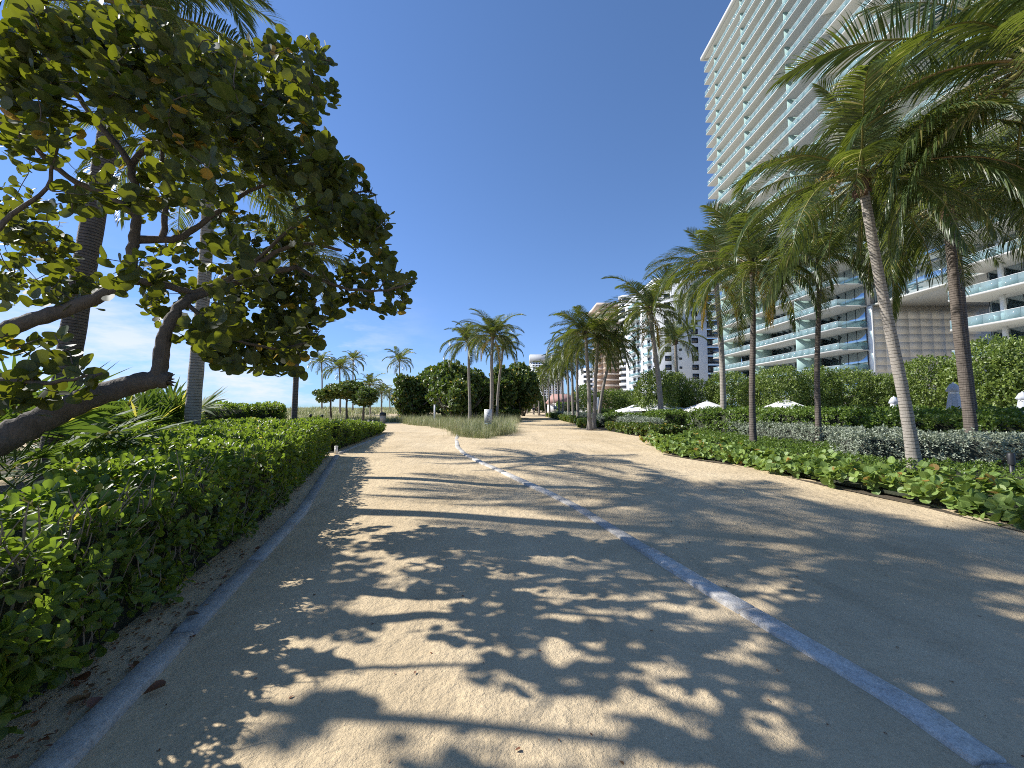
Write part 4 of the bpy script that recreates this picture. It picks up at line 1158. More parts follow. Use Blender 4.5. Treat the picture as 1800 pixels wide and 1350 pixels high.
grass('far dune grass reaching the shore beyond the small trees', [(-16, 46), (-24, 60), (-20, 130), (-70, 180), (-70, 60)], 3800, 9, 0.85, 0.05, 6, 0.6)
grass('dune grass behind the palmettos at the left edge', [(-60, 30), (-62, 14), (-30, 10), (-20, 16)], 1200, 12, 0.7, 0.014, 4, 0.35)
# saw palmettos
def fan_mesh(seed):
    r = np.random.default_rng(seed); m = MB(); tint = []
    m.tube([(0, 0, 0), (0.3, 0, 0.22), (0.55, 0, 0.38)], [0.008, 0.006, 0.005], 4, cap=False); tint += [0.5] * len(m.F)
    c = np.array([0.55, 0, 0.38]); ax = unit(np.array([0.8, 0, 0.55])); sd = np.array([0, 1.0, 0]); up = np.cross(ax, sd)
    n = 20
    for i in range(n):
        a = R(-100 + 200 * i / (n - 1) + r.normal(0, 2)); L = 0.62 * r.uniform(0.85, 1.1) * (1 - 0.25 * abs(math.sin(a)))
        d = math.cos(a) * ax + math.sin(a) * sd - up * 0.18
        e = np.cross(d, up + r.normal(0, 0.5, 3)); e = e / np.linalg.norm(e) * 0.021
        q = c + d * L * 0.6; tip = c + d * L + np.array([0, 0, -0.07 * r.random()])
        m.add([c - e * 0.5, c + e * 0.5, q + e, q - e, tip], [(0, 1, 2, 3), (3, 2, 4)]); tint += [r.random()] * 2
    return m.mesh('fan_leaf', [M_PALMTO], tint=tint)
FAN = [fan_mesh(i) for i in range(3)]
pr = random.Random(3)
pspots = [(20, 4.9), (40, 6.6), (70, 9), (10, 10), (130, 9.4), (165, 11), (195, 9.0), (225, 10.6), (262, 9.6), (290, 11.2), (318, 10.2), (245, 13), (120, 14), (-60, 8), (-120, 11), (305, 13.4)]
plab = ['in the shade at the left edge below the limb', 'behind the thick brown palm, nearer one', 'just left of the thick brown palm, far one', 'at the left edge under the far white building', 'directly right of the thick brown palm', 'behind the hedge, second right of the brown palm', 'behind the hedge, third right of the brown palm', 'under the middle of the bare limb', 'below the broken limb end', 'left of the grey palm, farther back', 'touching the grey palm trunk', 'in the back row under the bare limb', 'in the back row by the brown palm', 'off the left edge, near row', 'off the left edge, far row', 'in the back row by the grey palm']
for i, ((px, Y), lb) in enumerate(zip(pspots, plab)):
    b = at(px, 716, Y); zg = float(height(b[0], Y))
    rt = empty('saw_palmetto', (b[0], Y, zg), 'spiky green palmetto ' + lb, 'plant', 'palmettos behind the hedge')
    for k in range(17):
        M = Matrix.Translation((b[0] + pr.uniform(-.2, .2), Y + pr.uniform(-.2, .2), zg + pr.uniform(0.15, 0.75))) @ Matrix.Rotation(k * 2.4 + pr.uniform(-.3, .3), 4, 'Z') @ Matrix.Rotation(R(pr.uniform(-60, 15)), 4, 'Y') @ Matrix.Scale(pr.uniform(1.05, 1.5), 4)
        part('fan_leaf', FAN[k % 3], rt, M)

# ------------------------------------------------------------------ the tall condominium on the right
XF, XG, XB = 55.0, 60.0, 82.0
Z0, FH, NF = 3.79, 3.75, 26
tower = empty('condominium_tower', (60, 70, 0), 'tall white condominium with stacked glass balconies filling the upper right', 'building')
def T(x, y, z): return Matrix.Translation((x, y, z))
BAYS = [(64.2, 74), (74, 88), (88, 100), (100, 104.6)]
BAYSR = [(47.8, 36), (36, 22)]
slabL = MB().prism([(XF, 64.2), (XG + 0.3, 64.2), (XB, 64.2), (XB, 104.6), (XF, 104.6)], -0.24, 0).mesh('balcony_slab', [M_SLAB])
slabR = MB().prism([(XF, 20), (XB, 20), (XB, 47.8), (XF, 47.8)], -0.24, 0).mesh('balcony_slab', [M_SLAB])
slabM = MB().prism([(XF, 47.8), (XB, 47.8), (XB, 64.2), (XF, 64.2)], -0.24, 0).mesh('balcony_slab', [M_SLAB])
slabMr = MB().prism([(XG + 0.3, 47.8), (XB, 47.8), (XB, 64.2), (XG + 0.3, 64.2)], -0.24, 0).mesh('balcony_slab', [M_SLAB])
def railing(y0, y1, ends=()):
    m = MB(); n = max(1, round((y1 - y0) / 1.6)); st = (y1 - y0) / n
    for i in range(n): m.box(XF + 0.04, XF + 0.06, y0 + i * st + 0.01, y0 + (i + 1) * st - 0.01, 0.0, 1.08)
    for e, s in ends: m.box(XF + 0.07, XG - 0.05, e - 0.01, e + 0.01, 0, 1.08)
    m.box(XF + 0.03, XF + 0.07, y0, y1, 1.085, 1.115, 1)
    return m.mesh('glass_railing', [M_RAIL, M_WHITE])
RAILS = {b: railing(min(b), max(b), [(64.3, 1)] if b == (64.2, 74) else [(104.5, 1)] if b == (100, 104.6) else [(47.7, 1)] if b == (47.8, 36) else []) for b in BAYS + BAYSR + [(64.2, 47.8)]}
def window_wall(y0, y1, x=XG):
    g = MB().box(x, x + 0.05, y0 + 0.06, y1 - 0.06, 0.02, FH - 0.28).mesh('window', [M_GLASS])
    m = MB(); n = max(1, round((y1 - y0) / 1.75)); st = (y1 - y0) / n
    for i in range(n + 1):
        w = 0.06 if i % 3 else 0.11
        m.box(x - 0.06, x - 0.002, y0 + i * st - w / 2, y0 + i * st + w / 2, 0.02, FH - 0.28)
    return g, m.mesh('window_frame', [M_FRAME])
WINS = {b: window_wall(min(b) + 0.2, max(b) - 0.2) for b in BAYS + BAYSR + [(64.2, 47.8)]}
WINR = window_wall(48.0, 63.2, XG + 0.5)
fin = MB().box(XF + 0.5, XG - 0.08, -0.04, 0.04, 0.0, FH - 0.26).mesh('glass_partition', [M_FROST])
fin2 = MB().box(XF + 0.12, XG - 0.08, -0.04, 0.04, 0.0, FH - 0.26).mesh('glass_partition', [M_FROST])
for k in range(NF + 1):
    z = Z0 + FH * k
    last = k == NF
    part('balcony_slab', slabL, tower, T(0, 0, z))
    part('balcony_slab', slabR, tower, T(0, 0, z))
    if k >= 4: part('balcony_slab', slabMr if k in (4, 5) else slabM, tower, T(0, 0, z))
    if last: continue
    for b in BAYS + BAYSR + ([(64.2, 47.8)] if k >= 6 else []):
        part('glass_railing', RAILS[b], tower, T(0, 0, z))
        g, fr = WINS[b]
        w = part('window', g, tower, T(0, 0, z)); part('window_frame', fr, w, T(0, 0, z))
    if k in (4, 5):
        w = part('window', WINR[0], tower, T(0, 0, z)); part('window_frame', WINR[1], w, T(0, 0, z))
    for yy in (74, 88, 100, 36): part('glass_partition', fin2 if k < 7 else fin, tower, T(0, yy, z))
part('core', MB().box(XG + 0.4, XB - 0.2, 64.5, 99.8, 0, Z0 + FH * NF - 0.3).mesh('core', [M_SLAB]), tower)
part('core', MB().box(XG + 0.4, XB - 0.2, 21, 47.5, 0, Z0 + FH * NF - 0.3).mesh('core', [M_SLAB]), tower)
part('core', MB().box(XG + 1.0, XB - 0.2, 47.5, 64.5, Z0 + FH * 4 + 0.02, Z0 + FH * NF - 0.3).mesh('core', [M_SLAB]), tower)
rf = MB().prism([(XF - 0.6, 20), (XB, 20), (XB, 105.2), (XF - 0.6, 105.2)], Z0 + FH * NF + 0.01, Z0 + FH * NF + 1.0)
part('roof', rf.mesh('roof', [M_SLAB]), tower)
# opening with the limestone wall
part('wall', MB().box(XG + 0.45, XB - 0.3, 63.72, 64.45, 0, Z0 + FH * 4 - 0.25).mesh('wall', [M_GROUT]), tower)
part('wall', MB().box(XG + 0.08, XG + 0.42, 63.5, 64.4, 0, Z0 + FH * 4 - 0.26).mesh('wall', [M_WHITE]), tower)
pan = MB().box(0.008, 2.0 - 0.008, -0.004, 0.0, 0.008, 1.29 - 0.008).mesh('stone_panel', [M_LIME])
for i in range(9):
    for j in range(13):
        part('stone_panel', pan, tower, T(XG + 0.48 + i * 2.0, 63.717, 0.9 + j * 1.29))
for k in range(NF): part('column', MB().box(57.6, 57.95, 44.4, 44.75, 0.003, FH - 0.243).mesh('column', [M_WHITE]), tower, T(0, 0, Z0 + FH * k)) if k < 8 else None
# balcony furniture: small white loungers on the lower terraces
lm = MB().box(0, 0.65, 0, 1.9, 0.22, 0.32).box(0.05, 0.6, 1.3, 1.36, 0.32, 0.85)
for lx in (0.05, 0.55):
    for ly in (0.1, 1.7): lm.box(lx, lx + 0.05, ly, ly + 0.05, 0, 0.22)
lme = lm.mesh('terrace_lounger', [M_WHITE])
lspots = [(3, 67.0, 'third'), (2, 78, 'lower'), (1, 80, 'lowest left'), (3, 44, 'right wing upper'), (2, 42.8, 'right wing lower'), (1, 92, 'far left')]
for k, yy, w in lspots:
    thing('terrace_lounger', lme, 'white lounger standing on the %s balcony behind glass' % w, 'lounger', T(XF + 1.0, yy, Z0 + FH * k + 0.004), 'loungers on the balconies')

# ------------------------------------------------------------------ white apartment block
wb = empty('apartment_block', (56, 140, 0), 'white apartment block with square dark windows behind the thin palms', 'building')
BX, BY, BD, BW, BH = 48.0, 127.0, 34.0, 17.0, 44.0
part('wall', MB().box(BX, BX + BW, BY, BY + BD, 0, BH).mesh('wall', [M_OFFW]), wb)
part('roof', MB().box(BX - 0.3, BX + BW + 0.3, BY - 0.3, BY + BD + 0.3, BH + 0.01, BH + 0.9).mesh('roof', [M_OFFW]), wb)
def win_meshes(w, h, bars=1):
    f = MB()
    f.box(-w / 2, w / 2, -0.08, 0.06, 0, 0.09).box(-w / 2, w / 2, -0.08, 0.06, h - 0.09, h)
    f.box(-w / 2, -w / 2 + 0.09, -0.08, 0.06, 0.09, h - 0.09).box(w / 2 - 0.09, w / 2, -0.08, 0.06, 0.09, h - 0.09)
    for b in range(bars):
        x_ = -w / 2 + w * (b + 1) / (bars + 1); f.box(x_ - 0.05, x_ + 0.05, -0.07, 0.05, 0.09, h - 0.09)
    if bars: f.box(-w / 2 + 0.09, w / 2 - 0.09, -0.06, 0.04, h * 0.5 - 0.04, h * 0.5 + 0.04)
    return f.mesh('window', [M_FRAME]), MB().box(-w / 2 + 0.05, w / 2 - 0.05, -0.03, 0.03, 0.05, h - 0.05).mesh('pane', [M_GLASSD])
W1, W2, W3 = win_meshes(2.1, 1.75), win_meshes(0.9, 0.75, 0), win_meshes(1.2, 1.7)
W4 = win_meshes(2.2, 2.2)
bal = MB().box(-1.5, 0, -2.4, 2.4, -0.15, 0).mesh('balcony', [M_WHITE])
balr = MB().box(-1.48, -1.44, -2.35, 2.35, 0.02, 1.0).box(-1.42, -0.02, -2.35, -2.31, 0.02, 1.0).box(-1.42, -0.02, 2.31, 2.35, 0.02, 1.0).mesh('railing', [M_RAIL])
for k in range(14):
    z = 1.7 + k * 3.0
    for (xo, wm, dz) in ((3.9, W1, 0.2), (8.0, W2, 0.6), (12.9, W1, 0.2)):
        w = part('window', wm[0], wb, T(BX + xo, BY - 0.02, z + dz)); part('pane', wm[1], w, T(BX + xo, BY - 0.02, z + dz))
    RZ = Matrix.Rotation(-math.pi / 2, 4, 'Z')
    for (yo, wm) in ((2.2, W3), (6.5, W4), (12.5, W3), (18, W4), (23, W4), (29, W3)):
        w = part('window', wm[0], wb, T(BX - 0.02, BY + yo, z) @ RZ); part('pane', wm[1], w, T(BX - 0.02, BY + yo, z) @ RZ)
    for yo in (6.5, 18, 23.2):
        b = part('balcony', bal, wb, T(BX - 0.003, BY + yo, z - 0.2)); part('railing', balr, b, T(BX - 0.003, BY + yo, z - 0.2))
# dark recessed balcony stack at its right side
for k in range(14):
    z = 1.7 + k * 3.0
    w = part('window', MB().box(BX + BW + 0.01, BX + BW + 4.6, BY + 1.0, BY + 1.2, z - 0.6, z + 1.9).mesh('window', [M_GLASSD]) if k == 0 else bpy.data.meshes['window_recess'], wb, T(0, 0, 0) if k == 0 else T(0, 0, 3.0 * k))
    if k == 0: w.data.name = 'window_recess'
    part('balcony', MB().box(BX + BW + 0.01, BX + BW + 4.6, BY - 0.6, BY + 0.99, z - 0.9, z - 0.75).mesh('balcony', [M_OFFW]), wb)

# ------------------------------------------------------------------ tan and white curved tower
ct = empty('curved_tower', (57, 205, 0), 'tan and white tower with rounded white balconies left of the white block', 'building')
part('wall', MB().box(57.5, 72, 196, 225, 0, 57).mesh('wall', [M_OFFW]), ct)
part('wall', MB().box(48.5, 57.4, 203, 224, 0, 55).mesh('wall', [M_TAN]), ct)
arc = [(57.5 - 0.2 + 3.0 - 5.0 * math.cos(a) - 0, 197.5 - 4.2 * math.sin(a)) for a in np.linspace(0, math.pi, 11)]
bw = MB().prism(arc[::-1], 0, 1.45).mesh('balcony', [M_WHITE])
arc2 = [(60.3 - 4.6 * math.cos(a), 197.6 - 3.8 * math.sin(a)) for a in np.linspace(0, math.pi, 11)]
gw = MB().prism(arc2[::-1], 1.46, 2.99).mesh('window', [M_GLASSD])
tb = MB().box(45.8, 48.5, 203.5, 218, 0, 1.0).box(48.45, 57.3, 200.6, 202.9, 0, 0.9).mesh('balcony', [plain('tan_balcony', (0.58, 0.47, 0.38), 0.7)])
for k in range(19):
    z = 0.5 + 3.0 * k
    part('balcony', bw, ct, T(0, 0, z)); part('window', gw, ct, T(0, 0, z))
    if k < 18: part('balcony', tb, ct, T(0, 0, z))
part('roof', MB().prism([(p_[0], p_[1]) for p_ in arc[::-1]] + [], 57.6, 59.0).mesh('roof', [M_WHITE]), ct)
part('roof', MB().box(44.8, 57.45, 200.4, 225, 55.1, 56.8).mesh('roof', [plain('tan_roof', (0.58, 0.47, 0.38), 0.7)]), ct)
# ------------------------------------------------------------------ far white slab block
fbk = empty('far_tower', (40, 500, 0), 'far white high rise with a grid of dark balconies closing the view', 'building')
part('wall', MB().box(24, 66, 500, 516, 0, 60).mesh('wall', [M_GREYB]), fbk)  # white building: shade of its front is put into the grey colour
part('roof', MB().box(23.2, 66.5, 499, 517, 60.1, 70.5).mesh('roof', [M_GREYB]), fbk)  # same grey, standing in for shade on a white roof band
m = MB()
for k in range(19):
    m.box(23.0, 24, 499.2, 515, 1 + 3.1 * k, 2.0 + 3.1 * k)
    m.box(24, 66, 498.8, 499.99, 1 + 3.1 * k, 1.9 + 3.1 * k)
for i in range(12): m.box(26 + i * 3.6, 27.9 + i * 3.6, 498.9, 499.98, 0.2, 59.9)
m2 = part('balconies', m.mesh('balconies', [M_OFFW]), fbk, stuff=True)
m = MB()
for k in range(19):
    for i in range(11): m.box(27.95 + i * 3.6, 29.55 + i * 3.6, 499.9, 499.97, 2.0 + 3.1 * k, 4.0 + 3.1 * k)
part('windows', m.mesh('windows', [M_GLASSD]), fbk, stuff=True)
# grey block between far tower and curved tower, and a low pink pavilion
gb = empty('grey_block', (52, 260, 0), 'pale grey block glimpsed between the palms left of the tan tower', 'building')
part('wall', MB().box(45.5, 62, 250, 268, 0, 27).mesh('wall', [M_OFFW]), gb)
for k in range(8):
    for i in range(4):
        w = part('window', W1[0], gb, T(47.6 + i * 3.8, 249.97, 2 + 3.1 * k)); part('pane', W1[1], w, T(47.6 + i * 3.8, 249.97, 2 + 3.1 * k))
pv = empty('pavilion', (11, 100, 0), 'low pink roofed pavilion behind the far palms', 'building')
part('wall', MB().box(9.5, 16, 98, 104, 0, 2.6).mesh('wall', [M_OFFW]), pv)
part('roof', MB().add([(9, 97.4, 2.62), (16.5, 97.4, 2.62), (16.5, 104.6, 2.62), (9, 104.6, 2.62), (10.5, 101, 5.0), (15, 101, 5.0)], [(0, 1, 5, 4), (1, 2, 5), (2, 3, 4, 5), (3, 0, 4), (3, 2, 1, 0)]).mesh('roof', [plain('pink_tile', (0.42, 0.24, 0.2), 0.8, var=0.2, sc=6)]), pv)
# far left: white beach building with a green roof band
lb_ = at(10, 716, 60)
bl = empty('beach_house', (lb_[0] - 1, 60, 0), 'small white beach building with a green band at the far left', 'building')
zb = float(height(lb_[0] - 1, 60))
part('wall', MB().box(lb_[0] - 5, lb_[0] + 1.9, 58, 64, zb - 1.0, zb + 4.4).mesh('wall', [M_WHITE]), bl)
part('roof', MB().box(lb_[0] + 1.92, lb_[0] + 3.6, 58.6, 63.4, zb + 2.0, zb + 4.0).mesh('roof', [plain('green_panel', (0.07, 0.2, 0.17), 0.5)]), bl)
part('base', MB().box(lb_[0] + 1.92, lb_[0] + 3.5, 58.7, 63.3, zb - 1, zb + 1.98).mesh('base', [M_POST]), bl)

# ------------------------------------------------------------------ parasols
def open_parasol():
    rt = empty('open_parasol', (0, 0, 0), 'x', 'parasol', 'open white parasols')
    w, h, z = 1.5, 0.62, 2.05
    c = [(-w, -w), (w, -w), (w, w), (-w, w)]
    m = MB()
    top = [(0.12 * sx, 0.12 * sy, z + h) for sx, sy in ((-1, -1), (1, -1), (1, 1), (-1, 1))]
    mid = [(0.55 * x_, 0.55 * y_, z + h * 0.42) for x_, y_ in c]
    ed = [(x_, y_, z) for x_, y_ in c]; va = [(x_, y_, z - 0.16) for x_, y_ in c]
    m.add(top + mid + ed + va, [(0, 1, 2, 3)] + [(a + i, a + (i + 1) % 4, a + 4 + (i + 1) % 4, a + 4 + i)[::-1] for a in (0, 4, 8) for i in range(4)])
    part('canopy', m.mesh('canopy', [M_FABRIC]), rt)
    m = MB().tube([(0, 0, 0), (0, 0, z + h - 0.03)], 0.035, 8)
    part('pole', m.mesh('pole', [M_WHITE]), rt)
    m = MB()
    for x_, y_ in c: m.tube([(0, 0, z + 0.1), (x_ * 0.97, y_ * 0.97, z - 0.01)], 0.012, 4)
    part('ribs', m.mesh('ribs', [M_WHITE]), rt)
    part('finial', MB().lathe([(0.03, z + h), (0.05, z + h + 0.05), (0.02, z + h + 0.1), (0.001, z + h + 0.14)], 8).mesh('finial', [M_WHITE]), rt)
    part('base', MB().lathe([(0.001, 0), (0.35, 0), (0.35, 0.08), (0.06, 0.12), (0.001, 0.12)], 12).mesh('base', [M_GREYB]), rt)
    return rt
op = open_parasol()
ops = [(1121, 710, 36, 'open white parasol farthest left, with its pole showing'), (1156, 705, 31, 'open white parasol behind the thin palm trunk'), (1243, 706, 29, 'open white parasol just left of the first pale trunk'), (1381, 702, 27, 'open white parasol under the clipped tree, right of the dark curved trunk')]
for i, (px, ty, Y, lb) in enumerate(ops):
    p = at(px, ty, Y)
    if i == 0: o = op; o.location = (p[0], Y, p[2] - 2.67); o.rotation_euler[2] = 0.3; o['label'] = lb
    else: copy_thing(op, (p[0], Y, p[2] - 2.67), 0.3 + 0.2 * i, lb)
def closed_parasol():
    rt = empty('closed_parasol', (0, 0, 0), 'x', 'parasol', 'closed parasols')
    n = 16; m = MB()
    prof = [(0.02, 2.78), (0.10, 2.74), (0.15, 2.62), (0.215, 2.42), (0.13, 2.40), (0.14, 2.35), (0.19, 2.0), (0.225, 1.65), (0.20, 1.2)]
    o = 0; vs = []
    for j, (r_, z) in enumerate(prof):
        for k in range(n):
            th = 2 * math.pi * k / n; q = r_ * (1 + (0.16 if k % 2 else -0.16) * min(1, j / 2))
            vs.append((q * math.cos(th), q * math.sin(th), z + (0.05 if k % 4 == 1 and j in (3, 8) else 0)))
    m.add(vs, [(j * n + k, (j + 1) * n + k, (j + 1) * n + (k + 1) % n, j * n + (k + 1) % n) for j in range(len(prof) - 1) for k in range(n)])
    part('canopy', m.mesh('canopy', [M_FABG]), rt)
    part('pole', MB().tube([(0, 0, 0), (0, 0, 2.82)], 0.03, 8).mesh('pole', [M_GREYB]), rt)
    part('strap', MB().lathe([(0.155, 2.33), (0.165, 2.36), (0.155, 2.39)], 12).mesh('strap', [M_FABRIC]), rt)
    return rt
cp = closed_parasol()
cps = [(1675, 672, 16.5, 'closed grey parasol standing clear left of the thick dark palm'), (1571, 696, 21, 'closed parasol half hidden by the leaning grey palm'), (1797, 688, 19, 'closed parasol at the right edge'),
       (1354, 700, 31, 'closed parasol left beside the open parasol under the clipped tree'), (1346, 703, 33, 'closed parasol left of a matching neighbour near the dark trunk'), (1310, 702, 35, 'taller of the two closed parasols left of the dark curved trunk'), (1300, 707, 37, 'smaller closed parasol right of the first pale trunk')]
for i, (px, ty, Y, lb) in enumerate(cps):
    p = at(px, ty, Y)
    if i == 0: o = cp; o.location = (p[0], Y, p[2] - 2.82); o['label'] = lb
    else: copy_thing(cp, (p[0], Y, p[2] - 2.82), i, lb)

# ------------------------------------------------------------------ small things
# sign in the grass
sp = at(858, 736, 21.6)
sg = empty('information_sign', (sp[0], 21.6, 0), 'white upright notice sign on a post in the dune grass', 'sign')
zt, zb_ = at(858, 719.5, 21.6)[2], at(858, 744, 21.6)[2]
part('post', MB().tube([(sp[0] - 0.02, 21.66, 0), (sp[0] - 0.02, 21.66, zt - 0.05)], 0.04, 10).mesh('post', [M_GREYB]), sg)
part('board', MB().box(sp[0] - 0.21, sp[0] + 0.21, 21.58, 21.605, zb_, zt).mesh('board', [M_SIGN]), sg)
m = MB()
hS = zt - zb_
for i, (a, b, t, th) in enumerate([(-.13, -.10, .08, .05), (-.13, -.10, .22, .04), (-.05, .0, .18, .02), (-.05, .02, .25, .02), (-.05, .11, .31, .025), (-.05, .0, .43, .05), (-.05, .1, .53, .03), (.0, .09, .48, .02), (-.05, .03, .66, .04), (-.05, .02, .72, .03), (-.12, -.1, .67, .04), (-.05, .12, .88, .03), (-.05, -.02, .8, .04), (-.13, -.1, .85, .05)]):
    m.box(sp[0] + a, sp[0] + b, 21.575, 21.579, zt - hS * (t + th), zt - hS * t)
part('lettering', m.mesh('lettering', [M_INK]), sg)
part('frame', MB().box(sp[0] - 0.19, sp[0] + 0.19, 21.585, 21.60, zb_ - 0.06, zb_ - 0.003).mesh('frame', [plain('sign_teal', (0.2, 0.3, 0.3), 0.5)]), sg)
# small grey sign far right
p = at(976, 717, 56)
s2 = empty('small_sign', (p[0], 56, 0), 'small blue grey sign on a post under the far palms', 'sign')
part('board', MB().box(p[0] - 0.26, p[0] + 0.26, 55.97, 56.0, 1.25, 1.72).mesh('board', [M_FABG]), s2)
part('post', MB().box(p[0] - 0.03, p[0] + 0.03, 56.005, 56.06, 0, 1.7).mesh('post', [M_BLACK]), s2)
# white posts
for (px, yb, Y, zt_, w_, lb) in ((593, 796, 12.95, 0.24, 0.04, 'short white post at the end of the near hedge'), (764, 731, 34, 1.75, 0.06, 'white post standing in front of the thicket')):
    p = at(px, 716, Y); zg = float(height(p[0], Y))
    rt = empty('post', (p[0], Y, zg), lb, 'post')
    part('shaft', MB().box(p[0] - w_, p[0] + w_, Y - w_, Y + w_, zg, zg + zt_).mesh('shaft', [M_WHITE]), rt)
    part('cap', MB().box(p[0] - w_ * 1.2, p[0] + w_ * 1.2, Y - w_ * 1.2, Y + w_ * 1.2, zg + zt_ + 0.002, zg + zt_ + 0.03).mesh('cap', [M_WHITE]), rt)
# black garden lights
def garden_light(px, py, Y, lb):
    p = at(px, py, Y); zg = float(height(p[0], Y))
    rt = empty('garden_light', (p[0], Y, zg), lb, 'garden light', 'black garden lights')
    part('stake', MB().tube([(p[0], Y, zg), (p[0], Y, p[2] - 0.06)], 0.018, 8).mesh('stake', [M_BLACK]), rt)
    part('head', MB().lathe([(0.001, -0.09), (0.04, -0.09), (0.05, 0.0), (0.055, 0.05), (0.03, 0.07), (0.001, 0.075)], 12).mesh('head', [M_BLACK], smooth=True), rt, T(p[0], Y, p[2]))
garden_light(527, 753, 9.0, 'black garden light poking out of the near hedge, lowest of three')
garden_light(566, 732, 14.5, 'black garden light at the far edge of the near hedge, right of two')
garden_light(546, 731, 15.5, 'black garden light at the far edge of the near hedge, left of two')
# black bollard at right
p = gnd(1782, 868)
bo = empty('bollard_light', (p[0], p[1], 0), 'thin black bollard light in the sea grape at the right edge', 'bollard')
part('post', MB().tube([(p[0], p[1], 0), (p[0], p[1], 0.55)], 0.032, 10).mesh('post', [M_BLACK]), bo)
part('head', MB().lathe([(0.05, 0.52), (0.05, 0.70), (0.035, 0.73), (0.001, 0.73)], 12).mesh('head', [M_BLACK]), bo, T(p[0], p[1], 0))
# rope fence behind the low hedge
rf_ = [at(600, 739, 17.0), at(622, 741, 18.6), at(648, 742, 20.6), at(656, 743, 21.4)]
rt = empty('rope_fence', (rf_[0][0], 17.0, 0), 'low post and rope fence behind the tapering hedge', 'fence')
for q in rf_:
    zg = float(height(q[0], q[1]))
    part('post', MB().tube([(q[0], q[1], zg), (q[0], q[1], q[2] + 0.12)], 0.05, 8).mesh('post', [M_POST]), rt)
rope = []
q0 = at(560, 737, 15.6)
for a, b in zip([q0] + rf_[:-1], rf_):
    for k in range(6):
        t = k / 6; q = a + (b - a) * t; q = q.copy(); q[2] -= 0.05 * math.sin(math.pi * t); rope.append(q)
part('rope', MB().tube(rope, 0.022, 6).mesh('rope', [M_ROPE]), rt)
# black bin on the beach path
p = at(673, 730, 38); zg = float(height(p[0], 38))
bn = empty('litter_bin', (p[0], 38, zg), 'black litter bin where the beach path opens', 'bin')
part('body', MB().lathe([(0.001, 0), (0.26, 0), (0.3, 0.75), (0.001, 0.75)], 14).mesh('body', [M_POST]), bn, T(p[0], 38, zg))
part('lid', MB().lathe([(0.32, 0.755), (0.33, 0.9), (0.22, 1.05), (0.001, 1.08)], 14).mesh('lid', [M_BLACK]), bn, T(p[0], 38, zg))
# tall white pillar and a white bent slide like panel beyond the palms
p = at(1050, 716, 44)
m = MB().prism([(p[0] - 0.2, 44), (p[0] + 0.2, 44), (p[0] + 0.2, 44.5), (p[0] - 0.2, 44.5)], 0, [2.5, 2.75, 2.75, 2.5])
thing('white_pillar', m.mesh('white_pillar', [M_WHITE]), 'tall white pillar with a sloping top beyond the twin palms', 'pillar')
p = at(994, 716, 62)
m = MB().tube([(p[0] - 0.3, 62, 2.2), (p[0] - 0.05, 62, 1.7), (p[0] + 0.1, 62, 1.0), (p[0] + 0.55, 62, 0.0)], [0.25, 0.22, 0.3, 0.4], 10)
thing('white_sculpture', m.mesh('white_sculpture', [M_WHITE], smooth=True), 'white curved garden ornament among the far palms', 'ornament')
# white deck chairs behind the box hedge
m = MB().box(0, 0.6, 0, 0.6, 0.38, 0.44).box(0, 0.6, 0.55, 0.6, 0.46, 1.05)
for a in (0.02, 0.53):
    for b in (0.02, 0.53): m.box(a, a + 0.05, b, b + 0.05, 0, 0.38)
dc = m.mesh('deck_chair', [M_WHITE])
for i, (px, lb) in enumerate(((1078, 'left white chair behind the low silvery hedge'), (1088, 'right white chair behind the low silvery hedge'))):
    p = at(px, 716, 33)
    thing('deck_chair', dc, lb, 'chair', T(p[0], 33, 0) @ Matrix.Rotation(0.6, 4, 'Z'), 'white terrace chairs')

